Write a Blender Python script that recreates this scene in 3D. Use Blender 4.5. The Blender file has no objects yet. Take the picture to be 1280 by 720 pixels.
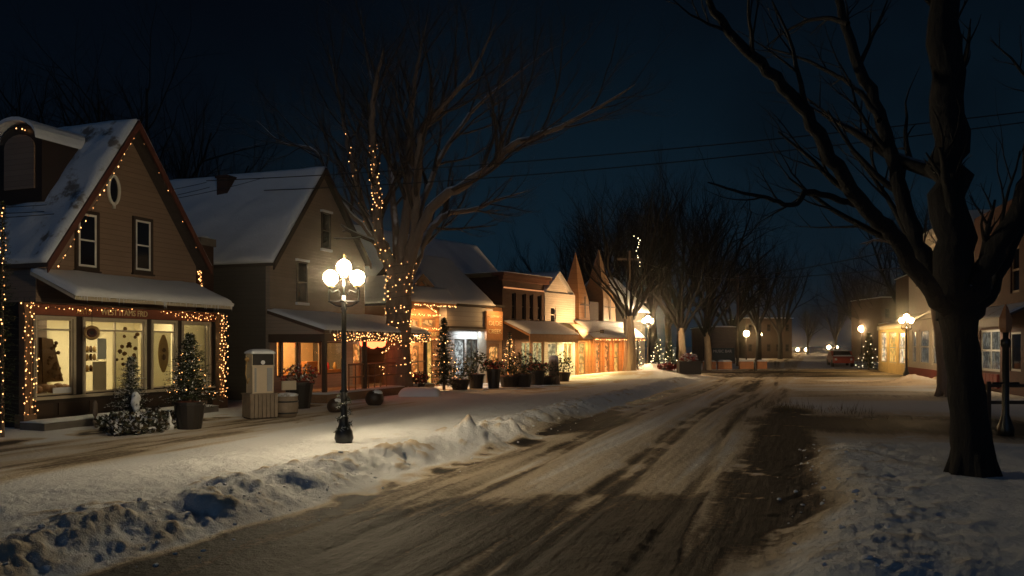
import bpy, math, random
import numpy as np
from mathutils import Vector, Matrix
random.seed(7); rng = np.random.default_rng(5)
C = bpy.context.scene.collection
sc = bpy.context.scene
EYE = 1.9; HY = 432.0
def P(px, py, d): return Vector(((px-640)/1000*d, d, EYE+(HY-py)/1000*d))
def GP(px, d): return Vector(((px-640)/1000*d, d, 0))

# ------------------------------------------------------------------ noise
def _hash(ix, iy, seed):
    h = (ix.astype(np.int64)*374761393 + iy.astype(np.int64)*668265263 + seed*974634777) & 0x7fffffff
    h = (h ^ (h >> 13)) * 1274126177 & 0x7fffffff
    return ((h ^ (h >> 16)) & 0xffff)/65535.0
def vnoise(x, y, seed=0):
    ix = np.floor(x); iy = np.floor(y); fx = x-ix; fy = y-iy
    fx = fx*fx*(3-2*fx); fy = fy*fy*(3-2*fy)
    a = _hash(ix, iy, seed); b = _hash(ix+1, iy, seed); c = _hash(ix, iy+1, seed); d = _hash(ix+1, iy+1, seed)
    return (a*(1-fx)+b*fx)*(1-fy)+(c*(1-fx)+d*fx)*fy
def fbm(x, y, o=4, seed=0):
    s = 0; a = 1; t = 0
    for k in range(o):
        s = s+a*vnoise(x, y, seed+k*17); t += a; a *= .5; x = x*2.03+5.1; y = y*2.03+1.7
    return s/t
def sstep(a, b, x):
    t = np.clip((x-a)/(b-a), 0, 1); return t*t*(3-2*t)

# ------------------------------------------------------------------ terrain functions
def XL(d): return -6.05+.37*d
def XR(d): return -.35+.37*d
def terrain(x, y):
    """height, dirt, wet of the ground at x, y (arrays)"""
    x = np.asarray(x, float); y = np.asarray(y, float)
    wob = .22*(fbm(y*.9, y*0+3, 3, 9)-.5)*2
    r = x-XL(y)-wob; rr = x-XR(y)-wob*1.3
    n1 = fbm(x*1.1, y*1.1, 4, 1); n2 = fbm(x*3.6, y*3.6, 4, 2); n3 = fbm(x*9, y*9, 3, 3)
    z = .03*(n1-.5)
    # left bank
    rdg = (1-np.abs(2*fbm(x*5.2+3, y*5.2, 3, 61)-1)*2.2); n4 = fbm(x*19, y*19, 2, 66)
    lump = (.50*(n2-.45)+.16*(n3-.5)+.10*(rdg-.4)+.07*(n4-.5))
    fade = 1-.15*sstep(18, 30, y)-.85*sstep(41, 47, y)
    rise = sstep(.15, -1.35, r)
    fall = 1-sstep(-2.6, -5.2, r)
    rough = sstep(.25, -.1, r)*(1-sstep(-1.3, -2.3, r))
    z = z+(.17*rise*fall+.20*np.exp(-((r+.60)/.55)**2)*(.35+n2)+.22*rough*lump*(.45+.8*n1))*fade
    z = z+.05*rise*fall*(n1-.5)*fade
    z = np.maximum(z, (-.03+.03*n2)+(.18+.06*n2)*rise*fall*fade)
    # pile of chunks by the kerb at the turning
    z = z+.30*np.exp(-(((x+.65)/.42)**2+((y-14.9)/.5)**2))*(.6+.8*n2)
    z = z+.22*np.exp(-(((x-.0)/.35)**2+((y-16.3)/.4)**2))*(.5+n2)
    # right bank
    m = sstep(4.2, 6.0, y)*(1-sstep(12.8, 15.8, y))
    rb = sstep(-.15, 1.0, rr)
    z = z+m*(.30*rb*(1-.35*sstep(3., 6., rr))+.15*lump*sstep(-.5, .25, rr)*(1-sstep(1.1, 2.3, rr))+.05*(n2-.5)*sstep(1, 2, rr))
    # heaps at the far lamps
    z = z+.68*np.exp(-(((x-9.1)/1.9)**2+((y-51.5)/2.6)**2))*(.75+.5*n2)
    z = z+.38*np.exp(-(((x-7.0)/3.2)**2+((y-47.5)/2.)**2))
    z = z+.45*np.exp(-(((x-20.4)/.9)**2+((y-40.6)/.9)**2))*(.7+.6*n2)
    z = z+.50*np.exp(-(((x-22.6)/.9)**2+((y-41.2)/.9)**2))*(.7+.6*n2)
    z = z+.5*np.exp(-(((y-80)/4)**2))*sstep(22, 26, x)*(.5+n1)*(1-sstep(34, 40, x))
    # ruts in the road
    inroad = sstep(0, .5, r)*sstep(0, .5, -rr)
    a = np.arctan(.37); ca, sa = np.cos(a), np.sin(a)
    cross = (x-XL(y))*ca
    along = y*ca+x*sa
    st = fbm(cross*4.2+.25*np.sin(along*.25), along*.16, 4, 21)
    z = z+inroad*(.035*(st-.5)+.02*(n3-.5))
    trk = np.exp(-((cross-1.35-.18*np.sin(along*.21))/.26)**2)+np.exp(-((cross-3.0-.18*np.sin(along*.21))/.28)**2)
    tr2 = sum(np.exp(-((cross-c0-.18*np.sin(along*.21))/.085)**2) for c0 in (1.22, 1.5, 2.9, 3.2, 4.1))
    z = z-inroad*(.022*trk+.022*tr2*(.6+.8*n1))
    # pavement strip trodden, footprints line
    # dirt, plus shade painted into the foreground
    st2 = fbm(cross*1.3+.15*np.sin(along*.3), along*.10, 4, 81)
    d = .16*inroad*sstep(.34, .66, st)+.24*inroad*sstep(.52, .68, st2)+.30*inroad*trk*sstep(.3, .6, n1)+.22*inroad*tr2+.14*inroad
    d = np.maximum(d, .95*sstep(.05, .35, r)*(1-sstep(.45, 1.15, r))*sstep(.30, .60, n1+.12*np.sin(y))*(1-sstep(30, 40, y)))
    dk = np.exp(-(((x-2.0)/1.3)**2+((y-19.5-1.4*(x-2.0))/1.5)**2))          # thawed patch at the kerb
    d = np.maximum(d, 1.3*dk*sstep(.15, .45, n1+.25*(n2-.5)))
    d = np.maximum(d, 1.15*np.exp(-((rr+.25)/.75)**2)*sstep(5.5, 9, y)*(1-sstep(22, 27, y))*sstep(.18, .46, .5*n1+.5*n2))
    d = np.maximum(d, inroad*(1-sstep(7.2, 12.5, y+2.5*(n1-.5)))*(.80+.5*sstep(.34, .60, st2*.6+st*.4)-.55*sstep(.52, .66, fbm(cross*2.6, along*.22, 4, 93))))      # near road painted dark as bare asphalt, for vignette shade
    d = np.maximum(d, .32*sstep(-2.4, -.2, r)*sstep(1.2, -.2, r)*(1-sstep(6.5, 10.5, y))*sstep(.25, .6, n2))  # near left bank darkened too: vignette shade put into its colour
    fx, fy = -6.8+1.8*(y-14.5)/6.5, (y % .42)-.21                                          # a line of footprints on the pavement
    fp = np.exp(-(((x-fx-.06*np.sign(np.sin(y*7.48)))/.07)**2+(fy/.13)**2))*sstep(14.3, 14.6, y)*(1-sstep(21, 21.4, y))*(vnoise(y*1.3, y*0, 8) > .3)
    z = z-.09*fp; d = np.maximum(d, .95*fp)
    d = np.maximum(d, 1.15*np.exp(-(((x-7.8)/2.2)**2+((y-19.6)/2.6)**2))*sstep(.12, .42, .5*n1+.5*n2))
    d = np.maximum(d, 1.2*np.exp(-(((x-10.6)/2.6)**2+((y-19.0)/3.)**2))*sstep(.12, .42, .5*n1+.5*n2))
    d = np.maximum(d, .40*rough*sstep(.60, .80, n2)*fade)
    d = np.maximum(d, .22*m*sstep(-.4, .2, rr)*(1-sstep(1.3, 2.4, rr))*sstep(.5, .72, n2))
    d = np.maximum(d, .9*sstep(47, 49, y)*(1-sstep(60, 63, y))*sstep(11, 13, x)*sstep(.25, .5, fbm(x*.12, y*1.1, 3, 40)))  # cross street
    pv = sstep(-5.0-.08*(y-13), -5.6-.08*(y-13), r)*(1-sstep(-8.6, -9.3, r))*(1-sstep(24, 30, y))
    d = np.maximum(d, pv*(.20+.35*sstep(.48, .72, fbm(cross*2.2, along*.3, 4, 77))))
    d = np.maximum(d, .85*np.exp(-((r+9.6)/.5)**2)*(1-sstep(24, 30, y))*sstep(.35, .6, n1))
    # path worn in front of the shops
    d = np.maximum(d, .45*sstep(30, 34, y)*sstep(-2.6, -3.2, r)*(1-sstep(44, 50, y))*sstep(.45, .62, n1))
    d = np.maximum(d, sstep(25, 30, y)*sstep(-1.5, .5, rr)*(1-sstep(62, 70, y))*(.16+.32*sstep(.35, .62, fbm(x*.22, y*.7, 4, 31))))
    return z, np.clip(d, 0, 1)
def gz(x, y): return float(terrain(np.array([x]), np.array([y]))[0][0])

# ------------------------------------------------------------------ materials
M = {}
def _new(name):
    m = bpy.data.materials.new(name); m.use_nodes = True
    nt = m.node_tree; b = nt.nodes['Principled BSDF']; return m, nt, b
def N(nt, t, **k):
    n = nt.nodes.new(t)
    for a, v in k.items(): setattr(n, a, v)
    return n
def mixc(nt, fac, a, b):
    n = N(nt, 'ShaderNodeMix', data_type='RGBA')
    for i, v in ((0, fac), (6, a), (7, b)):
        if hasattr(v, 'is_linked') or hasattr(v, 'links'): nt.links.new(v, n.inputs[i])
        else: n.inputs[i].default_value = v if i == 0 else (*v, 1) if len(v) == 3 else v
    return n.outputs[2]
def mathn(nt, op, a, b=None, clamp=False):
    n = N(nt, 'ShaderNodeMath', operation=op); n.use_clamp = clamp
    for i, v in ((0, a), (1, b)):
        if v is None: continue
        if hasattr(v, 'links'): nt.links.new(v, n.inputs[i])
        else: n.inputs[i].default_value = v
    return n.outputs[0]
def noise(nt, scale, detail=4, vec=None, rough=.55):
    n = N(nt, 'ShaderNodeTexNoise'); n.inputs['Scale'].default_value = scale; n.inputs['Detail'].default_value = detail
    n.inputs['Roughness'].default_value = rough
    if vec is not None: nt.links.new(vec, n.inputs['Vector'])
    return n.outputs['Fac']
def coord(nt, kind='Object', scale=None):
    t = N(nt, 'ShaderNodeTexCoord'); o = t.outputs[kind]
    if scale:
        mp = N(nt, 'ShaderNodeMapping'); mp.inputs['Scale'].default_value = scale; nt.links.new(o, mp.inputs[0]); o = mp.outputs[0]
    return o
def ramp(nt, v, a, b):
    n = N(nt, 'ShaderNodeMapRange'); n.inputs[1].default_value = a; n.inputs[2].default_value = b
    n.interpolation_type = 'SMOOTHSTEP'; nt.links.new(v, n.inputs[0]); return n.outputs[0]
def bump(nt, b, h, strength=.5, dist=.02):
    n = N(nt, 'ShaderNodeBump'); n.inputs['Strength'].default_value = strength; n.inputs['Distance'].default_value = dist
    nt.links.new(h, n.inputs['Height']); nt.links.new(n.outputs[0], b.inputs['Normal'])
def mat(name, col, rough=.7, var=.25, scale=3, bumps=.3, bscale=None, metallic=0, dist=.01):
    m, nt, b = _new(name); co = coord(nt)
    f = noise(nt, scale, 5, co)
    c = mixc(nt, f, tuple(x*(1-var) for x in col), tuple(min(1, x*(1+var)) for x in col))
    nt.links.new(c, b.inputs['Base Color']); b.inputs['Roughness'].default_value = rough; b.inputs['Metallic'].default_value = metallic
    if bumps: bump(nt, b, noise(nt, bscale or scale*8, 4, co), bumps, dist)
    M[name] = m; return m
def siding(name, col, period=.14, var=.26):
    m, nt, b = _new(name); co = coord(nt)
    sx = N(nt, 'ShaderNodeSeparateXYZ'); nt.links.new(co, sx.inputs[0])
    q = mathn(nt, 'DIVIDE', sx.outputs[2], period); fr = mathn(nt, 'FRACT', q); fl = mathn(nt, 'FLOOR', q)
    cx = N(nt, 'ShaderNodeCombineXYZ'); nt.links.new(fl, cx.inputs[2]); nt.links.new(mathn(nt, 'MULTIPLY', sx.outputs[0], .25), cx.inputs[0])
    pv = noise(nt, 1.7, 2, cx.outputs[0]); st = noise(nt, .7, 5, co)
    stre = noise(nt, 9, 4, coord(nt, 'Object', (.4, .4, 4)))
    f = mathn(nt, 'ADD', mathn(nt, 'MULTIPLY', pv, .5), mathn(nt, 'MULTIPLY', st, .5))
    c = mixc(nt, f, tuple(x*(1-2*var) for x in col), tuple(x*(1+var) for x in col))
    c = mixc(nt, mathn(nt, 'MULTIPLY', ramp(nt, fr, .12, 0), .55), c, tuple(x*.25 for x in col))   # darker line at the lap joint
    nt.links.new(c, b.inputs['Base Color']); b.inputs['Roughness'].default_value = .72
    h = mathn(nt, 'ADD', mathn(nt, 'SUBTRACT', 1, fr), mathn(nt, 'MULTIPLY', stre, .12))
    bump(nt, b, h, 1, .02); M[name] = m; return m
def brick(name, c1, c2, mortar, scale=1):
    m, nt, b = _new(name); co = coord(nt)
    sx = N(nt, 'ShaderNodeSeparateXYZ'); nt.links.new(co, sx.inputs[0]); cx = N(nt, 'ShaderNodeCombineXYZ')
    nt.links.new(mathn(nt, 'ADD', sx.outputs[0], sx.outputs[1]), cx.inputs[0]); nt.links.new(sx.outputs[2], cx.inputs[1])
    t = N(nt, 'ShaderNodeTexBrick'); nt.links.new(cx.outputs[0], t.inputs[0])
    t.inputs['Color1'].default_value = (*c1, 1); t.inputs['Color2'].default_value = (*c2, 1); t.inputs['Mortar'].default_value = (*mortar, 1)
    t.inputs['Scale'].default_value = scale; t.inputs['Brick Width'].default_value = .22; t.inputs['Row Height'].default_value = .075; t.inputs['Mortar Size'].default_value = .008
    c = mixc(nt, mathn(nt, 'MULTIPLY', noise(nt, .9, 5, co), .6), t.outputs[0], tuple(x*.4 for x in c1))
    nt.links.new(c, b.inputs['Base Color']); b.inputs['Roughness'].default_value = .85
    bump(nt, b, mathn(nt, 'SUBTRACT', 1, t.outputs['Fac']), .6, .01); M[name] = m
def glow(name, col, strength, sampling=None):
    m, nt, b = _new(name); nt.nodes.remove(b); e = N(nt, 'ShaderNodeEmission')
    e.inputs[0].default_value = (*col, 1); e.inputs[1].default_value = strength
    nt.links.new(e.outputs[0], nt.nodes['Material Output'].inputs[0]); M[name] = m
    if sampling: m.cycles.emission_sampling = sampling
    return m
def litpane(name, c1, c2, strength, scale=1.6, dark=.25):
    """a lit shop window: curtains, shelves and goods seen as an uneven glow, behind glossy glass"""
    m, nt, b = _new(name); co = coord(nt, 'Object', (1, 1, 1))
    n1 = noise(nt, scale, 3, coord(nt, 'Object', (1.8, 1, .5))); n2 = noise(nt, scale*3.2, 3, co)
    c = mixc(nt, ramp(nt, n1, .35, .65), c1, c2)
    sh = mathn(nt, 'MULTIPLY', ramp(nt, n2, .42, .6), 1-dark); sh = mathn(nt, 'ADD', sh, dark)
    b.inputs['Base Color'].default_value = (.02, .02, .02, 1); b.inputs['Roughness'].default_value = .08
    nt.links.new(c, b.inputs['Emission Color']); nt.links.new(mathn(nt, 'MULTIPLY', sh, strength), b.inputs['Emission Strength'])
    M[name] = m
def glass(name, tint=(.9, .9, .85)):
    m, nt, b = _new(name); nt.nodes.remove(b)
    t = N(nt, 'ShaderNodeBsdfTransparent'); t.inputs[0].default_value = (*tint, 1)
    g = N(nt, 'ShaderNodeBsdfGlossy'); g.inputs['Roughness'].default_value = .03
    fr = N(nt, 'ShaderNodeLayerWeight'); fr.inputs[0].default_value = .5
    fac = mathn(nt, 'ADD', mathn(nt, 'MULTIPLY', mathn(nt, 'POWER', fr.outputs['Facing'], 4), .6), .02)
    mx = N(nt, 'ShaderNodeMixShader'); nt.links.new(fac, mx.inputs[0]); nt.links.new(t.outputs[0], mx.inputs[1]); nt.links.new(g.outputs[0], mx.inputs[2])
    nt.links.new(mx.outputs[0], nt.nodes['Material Output'].inputs[0]); M[name] = m
def snowmat(name, patches=None, col=(.80, .82, .85)):
    m, nt, b = _new(name); co = coord(nt)
    n1 = noise(nt, 1.2, 6, co); n2 = noise(nt, 14, 5, co); n3 = noise(nt, 70, 3, co)
    c = mixc(nt, n1, tuple(x*.86 for x in col), col)
    if patches:
        lo, hi, pc, psc = patches
        c = mixc(nt, ramp(nt, noise(nt, psc, 6, co, .65), hi, lo), c, pc)
    nt.links.new(c, b.inputs['Base Color']); b.inputs['Roughness'].default_value = .75
    h = mathn(nt, 'ADD', mathn(nt, 'MULTIPLY', n2, .8), mathn(nt, 'MULTIPLY', n3, .3))
    bump(nt, b, h, .5, .05); M[name] = m; return m
def leafmat(name, col, snow=.0):
    m, nt, b = _new(name); g = N(nt, 'ShaderNodeNewGeometry')
    c = mixc(nt, g.outputs['Random Per Island'], tuple(x*.55 for x in col), tuple(x*1.5 for x in col))
    if snow:
        s = N(nt, 'ShaderNodeSeparateXYZ'); nt.links.new(g.outputs['Normal'], s.inputs[0])
        f = mathn(nt, 'GREATER_THAN', g.outputs['Random Per Island'], 1-snow)
        c = mixc(nt, f, c, (.75, .76, .78))
    nt.links.new(c, b.inputs['Base Color']); b.inputs['Roughness'].default_value = .6; M[name] = m
def barkmat(name, col, snow=0.0, snowlo=.55):
    m, nt, b = _new(name)
    co = coord(nt, 'Object', (1, 1, .22)); n = noise(nt, 9, 6, co, .7); n2 = noise(nt, 1.3, 3, coord(nt))
    c = mixc(nt, n, tuple(x*.45 for x in col), tuple(x*1.5 for x in col)); c = mixc(nt, mathn(nt, 'MULTIPLY', n2, .5), c, tuple(x*.6 for x in col))
    if snow:
        g = N(nt, 'ShaderNodeNewGeometry'); s = N(nt, 'ShaderNodeSeparateXYZ'); nt.links.new(g.outputs['Normal'], s.inputs[0])
        f = ramp(nt, mathn(nt, 'ADD', s.outputs[2], mathn(nt, 'MULTIPLY', mathn(nt, 'SUBTRACT', n2, .5), .8)), snowlo, snowlo+.25)
        c = mixc(nt, mathn(nt, 'MULTIPLY', f, snow), c, (.78, .78, .8))
    nt.links.new(c, b.inputs['Base Color']); b.inputs['Roughness'].default_value = .9
    bump(nt, b, n, 1, .07); M[name] = m

def blindmat(name, col):
    m, nt, b = _new(name); t = N(nt, 'ShaderNodeBsdfTranslucent'); t.inputs[0].default_value = (*col, 1); mx = N(nt, 'ShaderNodeMixShader'); mx.inputs[0].default_value = .55
    b.inputs['Base Color'].default_value = (*col, 1); b.inputs['Roughness'].default_value = .8
    f = noise(nt, 1.2, 3, coord(nt, 'Object', (6, 1, .4))); nt.links.new(mixc(nt, f, tuple(x*.75 for x in col), col), t.inputs[0])
    nt.links.new(b.outputs[0], mx.inputs[1]); nt.links.new(t.outputs[0], mx.inputs[2]); nt.links.new(mx.outputs[0], nt.nodes['Material Output'].inputs[0]); M[name] = m
def groundmat():
    m, nt, b = _new('snow_ground'); co = coord(nt)
    at = N(nt, 'ShaderNodeAttribute', attribute_name='dirt_shade')
    n1 = noise(nt, 2.2, 6, co, .65); n2 = noise(nt, 13, 6, co, .65); n3 = noise(nt, 60, 4, co, .6)
    mp = N(nt, 'ShaderNodeMapping'); mp.inputs['Rotation'].default_value = (0, 0, math.atan(.37))
    nt.links.new(co, mp.inputs[0]); m2 = N(nt, 'ShaderNodeMapping'); m2.inputs['Scale'].default_value = (5, .35, 1); nt.links.new(mp.outputs[0], m2.inputs[0]); mp = m2; ns = noise(nt, 1.6, 6, mp.outputs[0], .62)
    d = mathn(nt, 'ADD', at.outputs['Fac'], mathn(nt, 'MULTIPLY', mathn(nt, 'SUBTRACT', n2, .5), mathn(nt, 'MULTIPLY', at.outputs['Fac'], .75)))
    d = mathn(nt, 'ADD', d, mathn(nt, 'MULTIPLY', mathn(nt, 'SUBTRACT', ns, .5), mathn(nt, 'MULTIPLY', at.outputs['Fac'], .8)), True)
    c = mixc(nt, n1, (.74, .75, .77), (.86, .87, .89))
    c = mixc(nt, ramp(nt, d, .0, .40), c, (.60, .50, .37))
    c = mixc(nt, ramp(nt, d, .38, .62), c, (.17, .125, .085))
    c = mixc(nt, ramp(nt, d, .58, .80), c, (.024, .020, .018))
    nt.links.new(c, b.inputs['Base Color'])
    b.inputs['Specular IOR Level'].default_value = .22; rr = N(nt, 'ShaderNodeMapRange'); rr.inputs[3].default_value = .9; rr.inputs[4].default_value = .62; nt.links.new(d, rr.inputs[0]); nt.links.new(rr.outputs[0], b.inputs['Roughness'])
    h = mathn(nt, 'ADD', n2, mathn(nt, 'MULTIPLY', n3, .35)); h = mathn(nt, 'ADD', h, mathn(nt, 'MULTIPLY', mathn(nt, 'MULTIPLY', ns, at.outputs['Fac']), 1.6))
    bump(nt, b, h, .75, .05); M['snow_ground'] = m
groundmat()
siding('siding_brown', (.30, .205, .145)); siding('siding_tan', (.34, .27, .215), .12); siding('siding_grey', (.42, .40, .38), .22)
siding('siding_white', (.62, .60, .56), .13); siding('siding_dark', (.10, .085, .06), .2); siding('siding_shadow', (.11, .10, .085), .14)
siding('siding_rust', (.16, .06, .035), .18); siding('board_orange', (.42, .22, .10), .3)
brick('brick_dark', (.085, .036, .024), (.06, .027, .02), (.05, .04, .035)); brick('brick_red', (.12, .036, .022), (.085, .028, .018), (.07, .055, .045))
brick('brick_stone', (.26, .19, .15), (.20, .14, .11), (.12, .10, .09), .5)
snowmat('snow'); snowmat('snow_roof', (.36, .50, (.16, .13, .11), .75), (.72, .74, .78)); snowmat('snow_clean', None, (.78, .80, .84))
snowmat('snow_shingle', (.34, .46, (.20, .17, .15), 1.6), (.68, .72, .78))
mat('trim_cream', (.55, .47, .34), .55); mat('trim_dark', (.035, .022, .016), .5); mat('trim_white', (.72, .70, .64), .5)
mat('trim_maroon', (.10, .03, .02), .55); mat('iron', (.012, .012, .012), .35, .2, 12, .2); mat('wood', (.20, .115, .06), .6, .4, 6)
mat('wood_orange', (.42, .20, .08), .55, .4, 5); mat('wood_grey', (.22, .17, .125), .8, .4, 6); mat('wood_dark', (.06, .038, .025), .7)
mat('shingle', (.05, .04, .035), .9, .5, 9); mat('interior_cream', (.80, .73, .54), .8, .05, 2, 0); mat('interior_warm', (.80, .62, .36), .8, .1, 2, 0)
blindmat('blind', (.84, .80, .64)); mat('paper', (.75, .76, .78), .7, .05, 5, 0); mat('brown_cloth', (.17, .085, .03), .8, .5, 5)
mat('stripe_cloth', (.38, .20, .10), .8, .6, 14); mat('red', (.42, .02, .02), .5, .4, 20); mat('red_dark', (.16, .02, .015), .6)
mat('pot_black', (.02, .016, .014), .45); mat('enamel', (.55, .45, .33), .35, .12, 4, .1); mat('enamel_grey', (.30, .30, .30), .4)
mat('stone', (.16, .14, .12), .9, .4, 5, .8); mat('brass', (.45, .28, .10), .4, .3, 8, .2); mat('soil_red', (.16, .05, .03), .95, .6, 30, .8)
mat('fascia_red', (.24, .07, .035), .6, .3, 4); mat('gold_letter', (.78, .62, .36), .4, .1, 4, 0); mat('canvas', (.62, .52, .38), .8, .15, 3)
mat('window_dark', (.012, .013, .018), .06, .2, 2, 0); mat('cable', (.012, .012, .012), .6, .1, 4, 0); mat('grass', (.16, .11, .05), .8, .3, 4, 0)
mat('flower_white', (.7, .66, .5), .7); mat('car_red', (.38, .05, .03), .3, .1, 2, 0); mat('car_black', (.015, .015, .018), .25, .1, 2, 0)
mat('stucco_yellow', (.58, .44, .22), .85, .3, 2); mat('stucco_brown', (.085, .055, .04), .85, .25, 1.5); mat('paint_white', (.46, .42, .35), .6, .15, 3)
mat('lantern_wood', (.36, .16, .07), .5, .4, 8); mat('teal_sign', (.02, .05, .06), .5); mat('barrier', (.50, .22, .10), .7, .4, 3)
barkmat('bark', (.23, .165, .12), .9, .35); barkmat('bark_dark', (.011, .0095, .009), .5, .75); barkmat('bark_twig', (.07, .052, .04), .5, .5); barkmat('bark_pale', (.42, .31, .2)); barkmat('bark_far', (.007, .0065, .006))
leafmat('needles', (.035, .05, .02), .0); leafmat('needles_snow', (.05, .055, .03), .30); leafmat('needles_light', (.04, .05, .022), .13); leafmat('shrub', (.08, .06, .03), .22)
glass('glass')
glow('globe', (1, .80, .50), 430); glow('globe_far', (1, .70, .38), 1000); glow('globe_mid', (1, .66, .34), 330); glow('bulb', (1, .46, .15), 7); glow('bulb_dim', (1, .40, .12), 1.8); glow('bulb_white', (1, .80, .50), 6)
glow('bulb_red', (1, .13, .04), 7); glow('far_light', (1, .66, .32), 110); glow('rim_glow', (1, .40, .15), .8); glow('headlight', (1, .93, .8), 14)
litpane('lit_amber', (1, .50, .14), (1, .30, .06), 1.3); litpane('lit_cream', (1, .82, .42), (.8, .72, .38), .75); litpane('lit_white', (.85, .92, .9), (.55, .62, .62), .85, 2.2)
litpane('lit_yellow', (1, .66, .16), (1, .48, .1), 1.1, 1.2, .5); litpane('lit_far', (1, .66, .30), (1, .85, .6), 1.3, 1.2); litpane('lit_green', (.85, .85, .38), (1, .8, .4), .65, 2.5)
litpane('lit_dim', (.55, .5, .35), (.4, .42, .38), .28)

# ------------------------------------------------------------------ mesh helpers
class MB:
    def __init__(s): s.v = []; s.f = []; s.mi = []; s.cur = 0
    def add(s, vs, fs):
        o = len(s.v); s.v += [tuple(p) for p in vs]; s.f += [tuple(o+i for i in f) for f in fs]; s.mi += [s.cur]*len(fs)
    def box(s, x0, x1, y0, y1, z0, z1):
        s.add([(x0,y0,z0),(x1,y0,z0),(x1,y1,z0),(x0,y1,z0),(x0,y0,z1),(x1,y0,z1),(x1,y1,z1),(x0,y1,z1)],
              [(0,3,2,1),(4,5,6,7),(0,1,5,4),(1,2,6,5),(2,3,7,6),(3,0,4,7)]); return s
    def slab(s, a, b, c, d, t):
        """quad a b c d extruded by vector t"""
        q = [Vector(p) for p in (a,b,c,d)]; t = Vector(t); s.add(q+[p+t for p in q], [(0,3,2,1),(4,5,6,7),(0,1,5,4),(1,2,6,5),(2,3,7,6),(3,0,4,7)]); return s
    def prism(s, poly, t):
        """polygon (3d points) extruded by t"""
        q = [Vector(p) for p in poly]; t = Vector(t); n = len(q)
        s.add(q+[p+t for p in q], [tuple(range(n))[::-1], tuple(range(n, 2*n))]+[(i,(i+1)%n,n+(i+1)%n,n+i) for i in range(n)]); return s
    def tube(s, pts, rs, n=8, cap=True):
        pts = [Vector(p) for p in pts]
        if not hasattr(rs, '__len__'): rs = [rs]*len(pts)
        vs = []; fs = []; up = None
        for i, p in enumerate(pts):
            t = (pts[min(i+1, len(pts)-1)]-pts[max(i-1, 0)])
            if t.length < 1e-9: t = Vector((0,0,1))
            t.normalize()
            if up is None:
                up = Vector((0,0,1)) if abs(t.z) < .9 else Vector((1,0,0))
            a = (up-t*up.dot(t)); a = a.normalized() if a.length > 1e-6 else t.orthogonal().normalized(); b = t.cross(a); up = a
            for k in range(n):
                an = 2*math.pi*k/n; vs.append(p+(a*math.cos(an)+b*math.sin(an))*rs[i])
        for i in range(len(pts)-1):
            for k in range(n):
                fs.append((i*n+k, i*n+(k+1)%n, (i+1)*n+(k+1)%n, (i+1)*n+k))
        if cap: fs.append(tuple(range(n))[::-1]); fs.append(tuple((len(pts)-1)*n+k for k in range(n)))
        s.add(vs, fs); return s
    def lathe(s, prof, n=16, c=(0,0,0)):
        """prof: (r, z) list"""
        return s.tube([(c[0],c[1],c[2]+z) for r, z in prof], [max(r, 1e-4) for r, z in prof], n) if True else s
    def ball(s, c, r, seg=12, rings=8, sq=1, e=1):
        vs = []; fs = []
        for i in range(rings+1):
            th = math.pi*i/rings
            for k in range(seg):
                a = 2*math.pi*k/seg; vs.append((c[0]+r*math.sin(th)*math.cos(a), c[1]+r*math.sin(th)*math.sin(a), c[2]+r*sq*math.cos(th)))
        for i in range(rings):
            for k in range(seg): fs.append((i*seg+k, (i+1)*seg+k, (i+1)*seg+(k+1)%seg, i*seg+(k+1)%seg))
        s.add(vs, fs); return s
    def wall(s, s0, s1, z0, z1, w0, w1, holes=()):
        """vertical wall with openings, between depth w0 (front) and w1"""
        xs = sorted({s0, s1, *[min(max(v, s0), s1) for h in holes for v in h[:2]]}); zs = sorted({z0, z1, *[min(max(v, z0), z1) for h in holes for v in h[2:]]})
        def solid(i, j):
            if i < 0 or j < 0 or i >= len(xs)-1 or j >= len(zs)-1: return False
            cx = (xs[i]+xs[i+1])/2; cz = (zs[j]+zs[j+1])/2
            return not any(h[0] < cx < h[1] and h[2] < cz < h[3] for h in holes)
        for i in range(len(xs)-1):
            for j in range(len(zs)-1):
                if not solid(i, j): continue
                a, b, c, d = xs[i], xs[i+1], zs[j], zs[j+1]
                s.add([(a,w0,c),(b,w0,c),(b,w0,d),(a,w0,d)], [(0,1,2,3)]); s.add([(a,w1,c),(b,w1,c),(b,w1,d),(a,w1,d)], [(3,2,1,0)])
                if not solid(i-1, j): s.add([(a,w0,c),(a,w1,c),(a,w1,d),(a,w0,d)], [(3,2,1,0)])
                if not solid(i+1, j): s.add([(b,w0,c),(b,w1,c),(b,w1,d),(b,w0,d)], [(0,1,2,3)])
                if not solid(i, j-1): s.add([(a,w0,c),(b,w0,c),(b,w1,c),(a,w1,c)], [(3,2,1,0)])
                if not solid(i, j+1): s.add([(a,w0,d),(b,w0,d),(b,w1,d),(a,w1,d)], [(0,1,2,3)])
        return s
    def snow(s, a, b, c, d, t=.12, nu=24, nv=14, amp=.05, seed=0, edge=.6):
        """lumpy snow sheet lying on quad a b c d (a-b lower edge), thickness t"""
        a, b, c, d = map(Vector, (a, b, c, d)); nrm = (b-a).cross(d-a).normalized()
        if nrm.z < 0: nrm = -nrm
        U, V = np.meshgrid(np.linspace(0, 1, nu+1), np.linspace(0, 1, nv+1)); L = (b-a).length; W = (d-a).length
        n = fbm(U*L*1.1+seed*3.1, V*W*1.1+seed*7.7, 4, seed+50)
        e = np.minimum(np.minimum(U, 1-U)*L, np.minimum(V, 1-V)*W); e = np.clip(e/.18, 0, 1)
        h = t*(1-edge*(1-e)**2)+amp*2*(n-.5)*(.4+.6*e)
        jit = (fbm(U*L*2+9, V*0+seed, 3, seed+90)-.5)
        vs = []; fs = []
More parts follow.
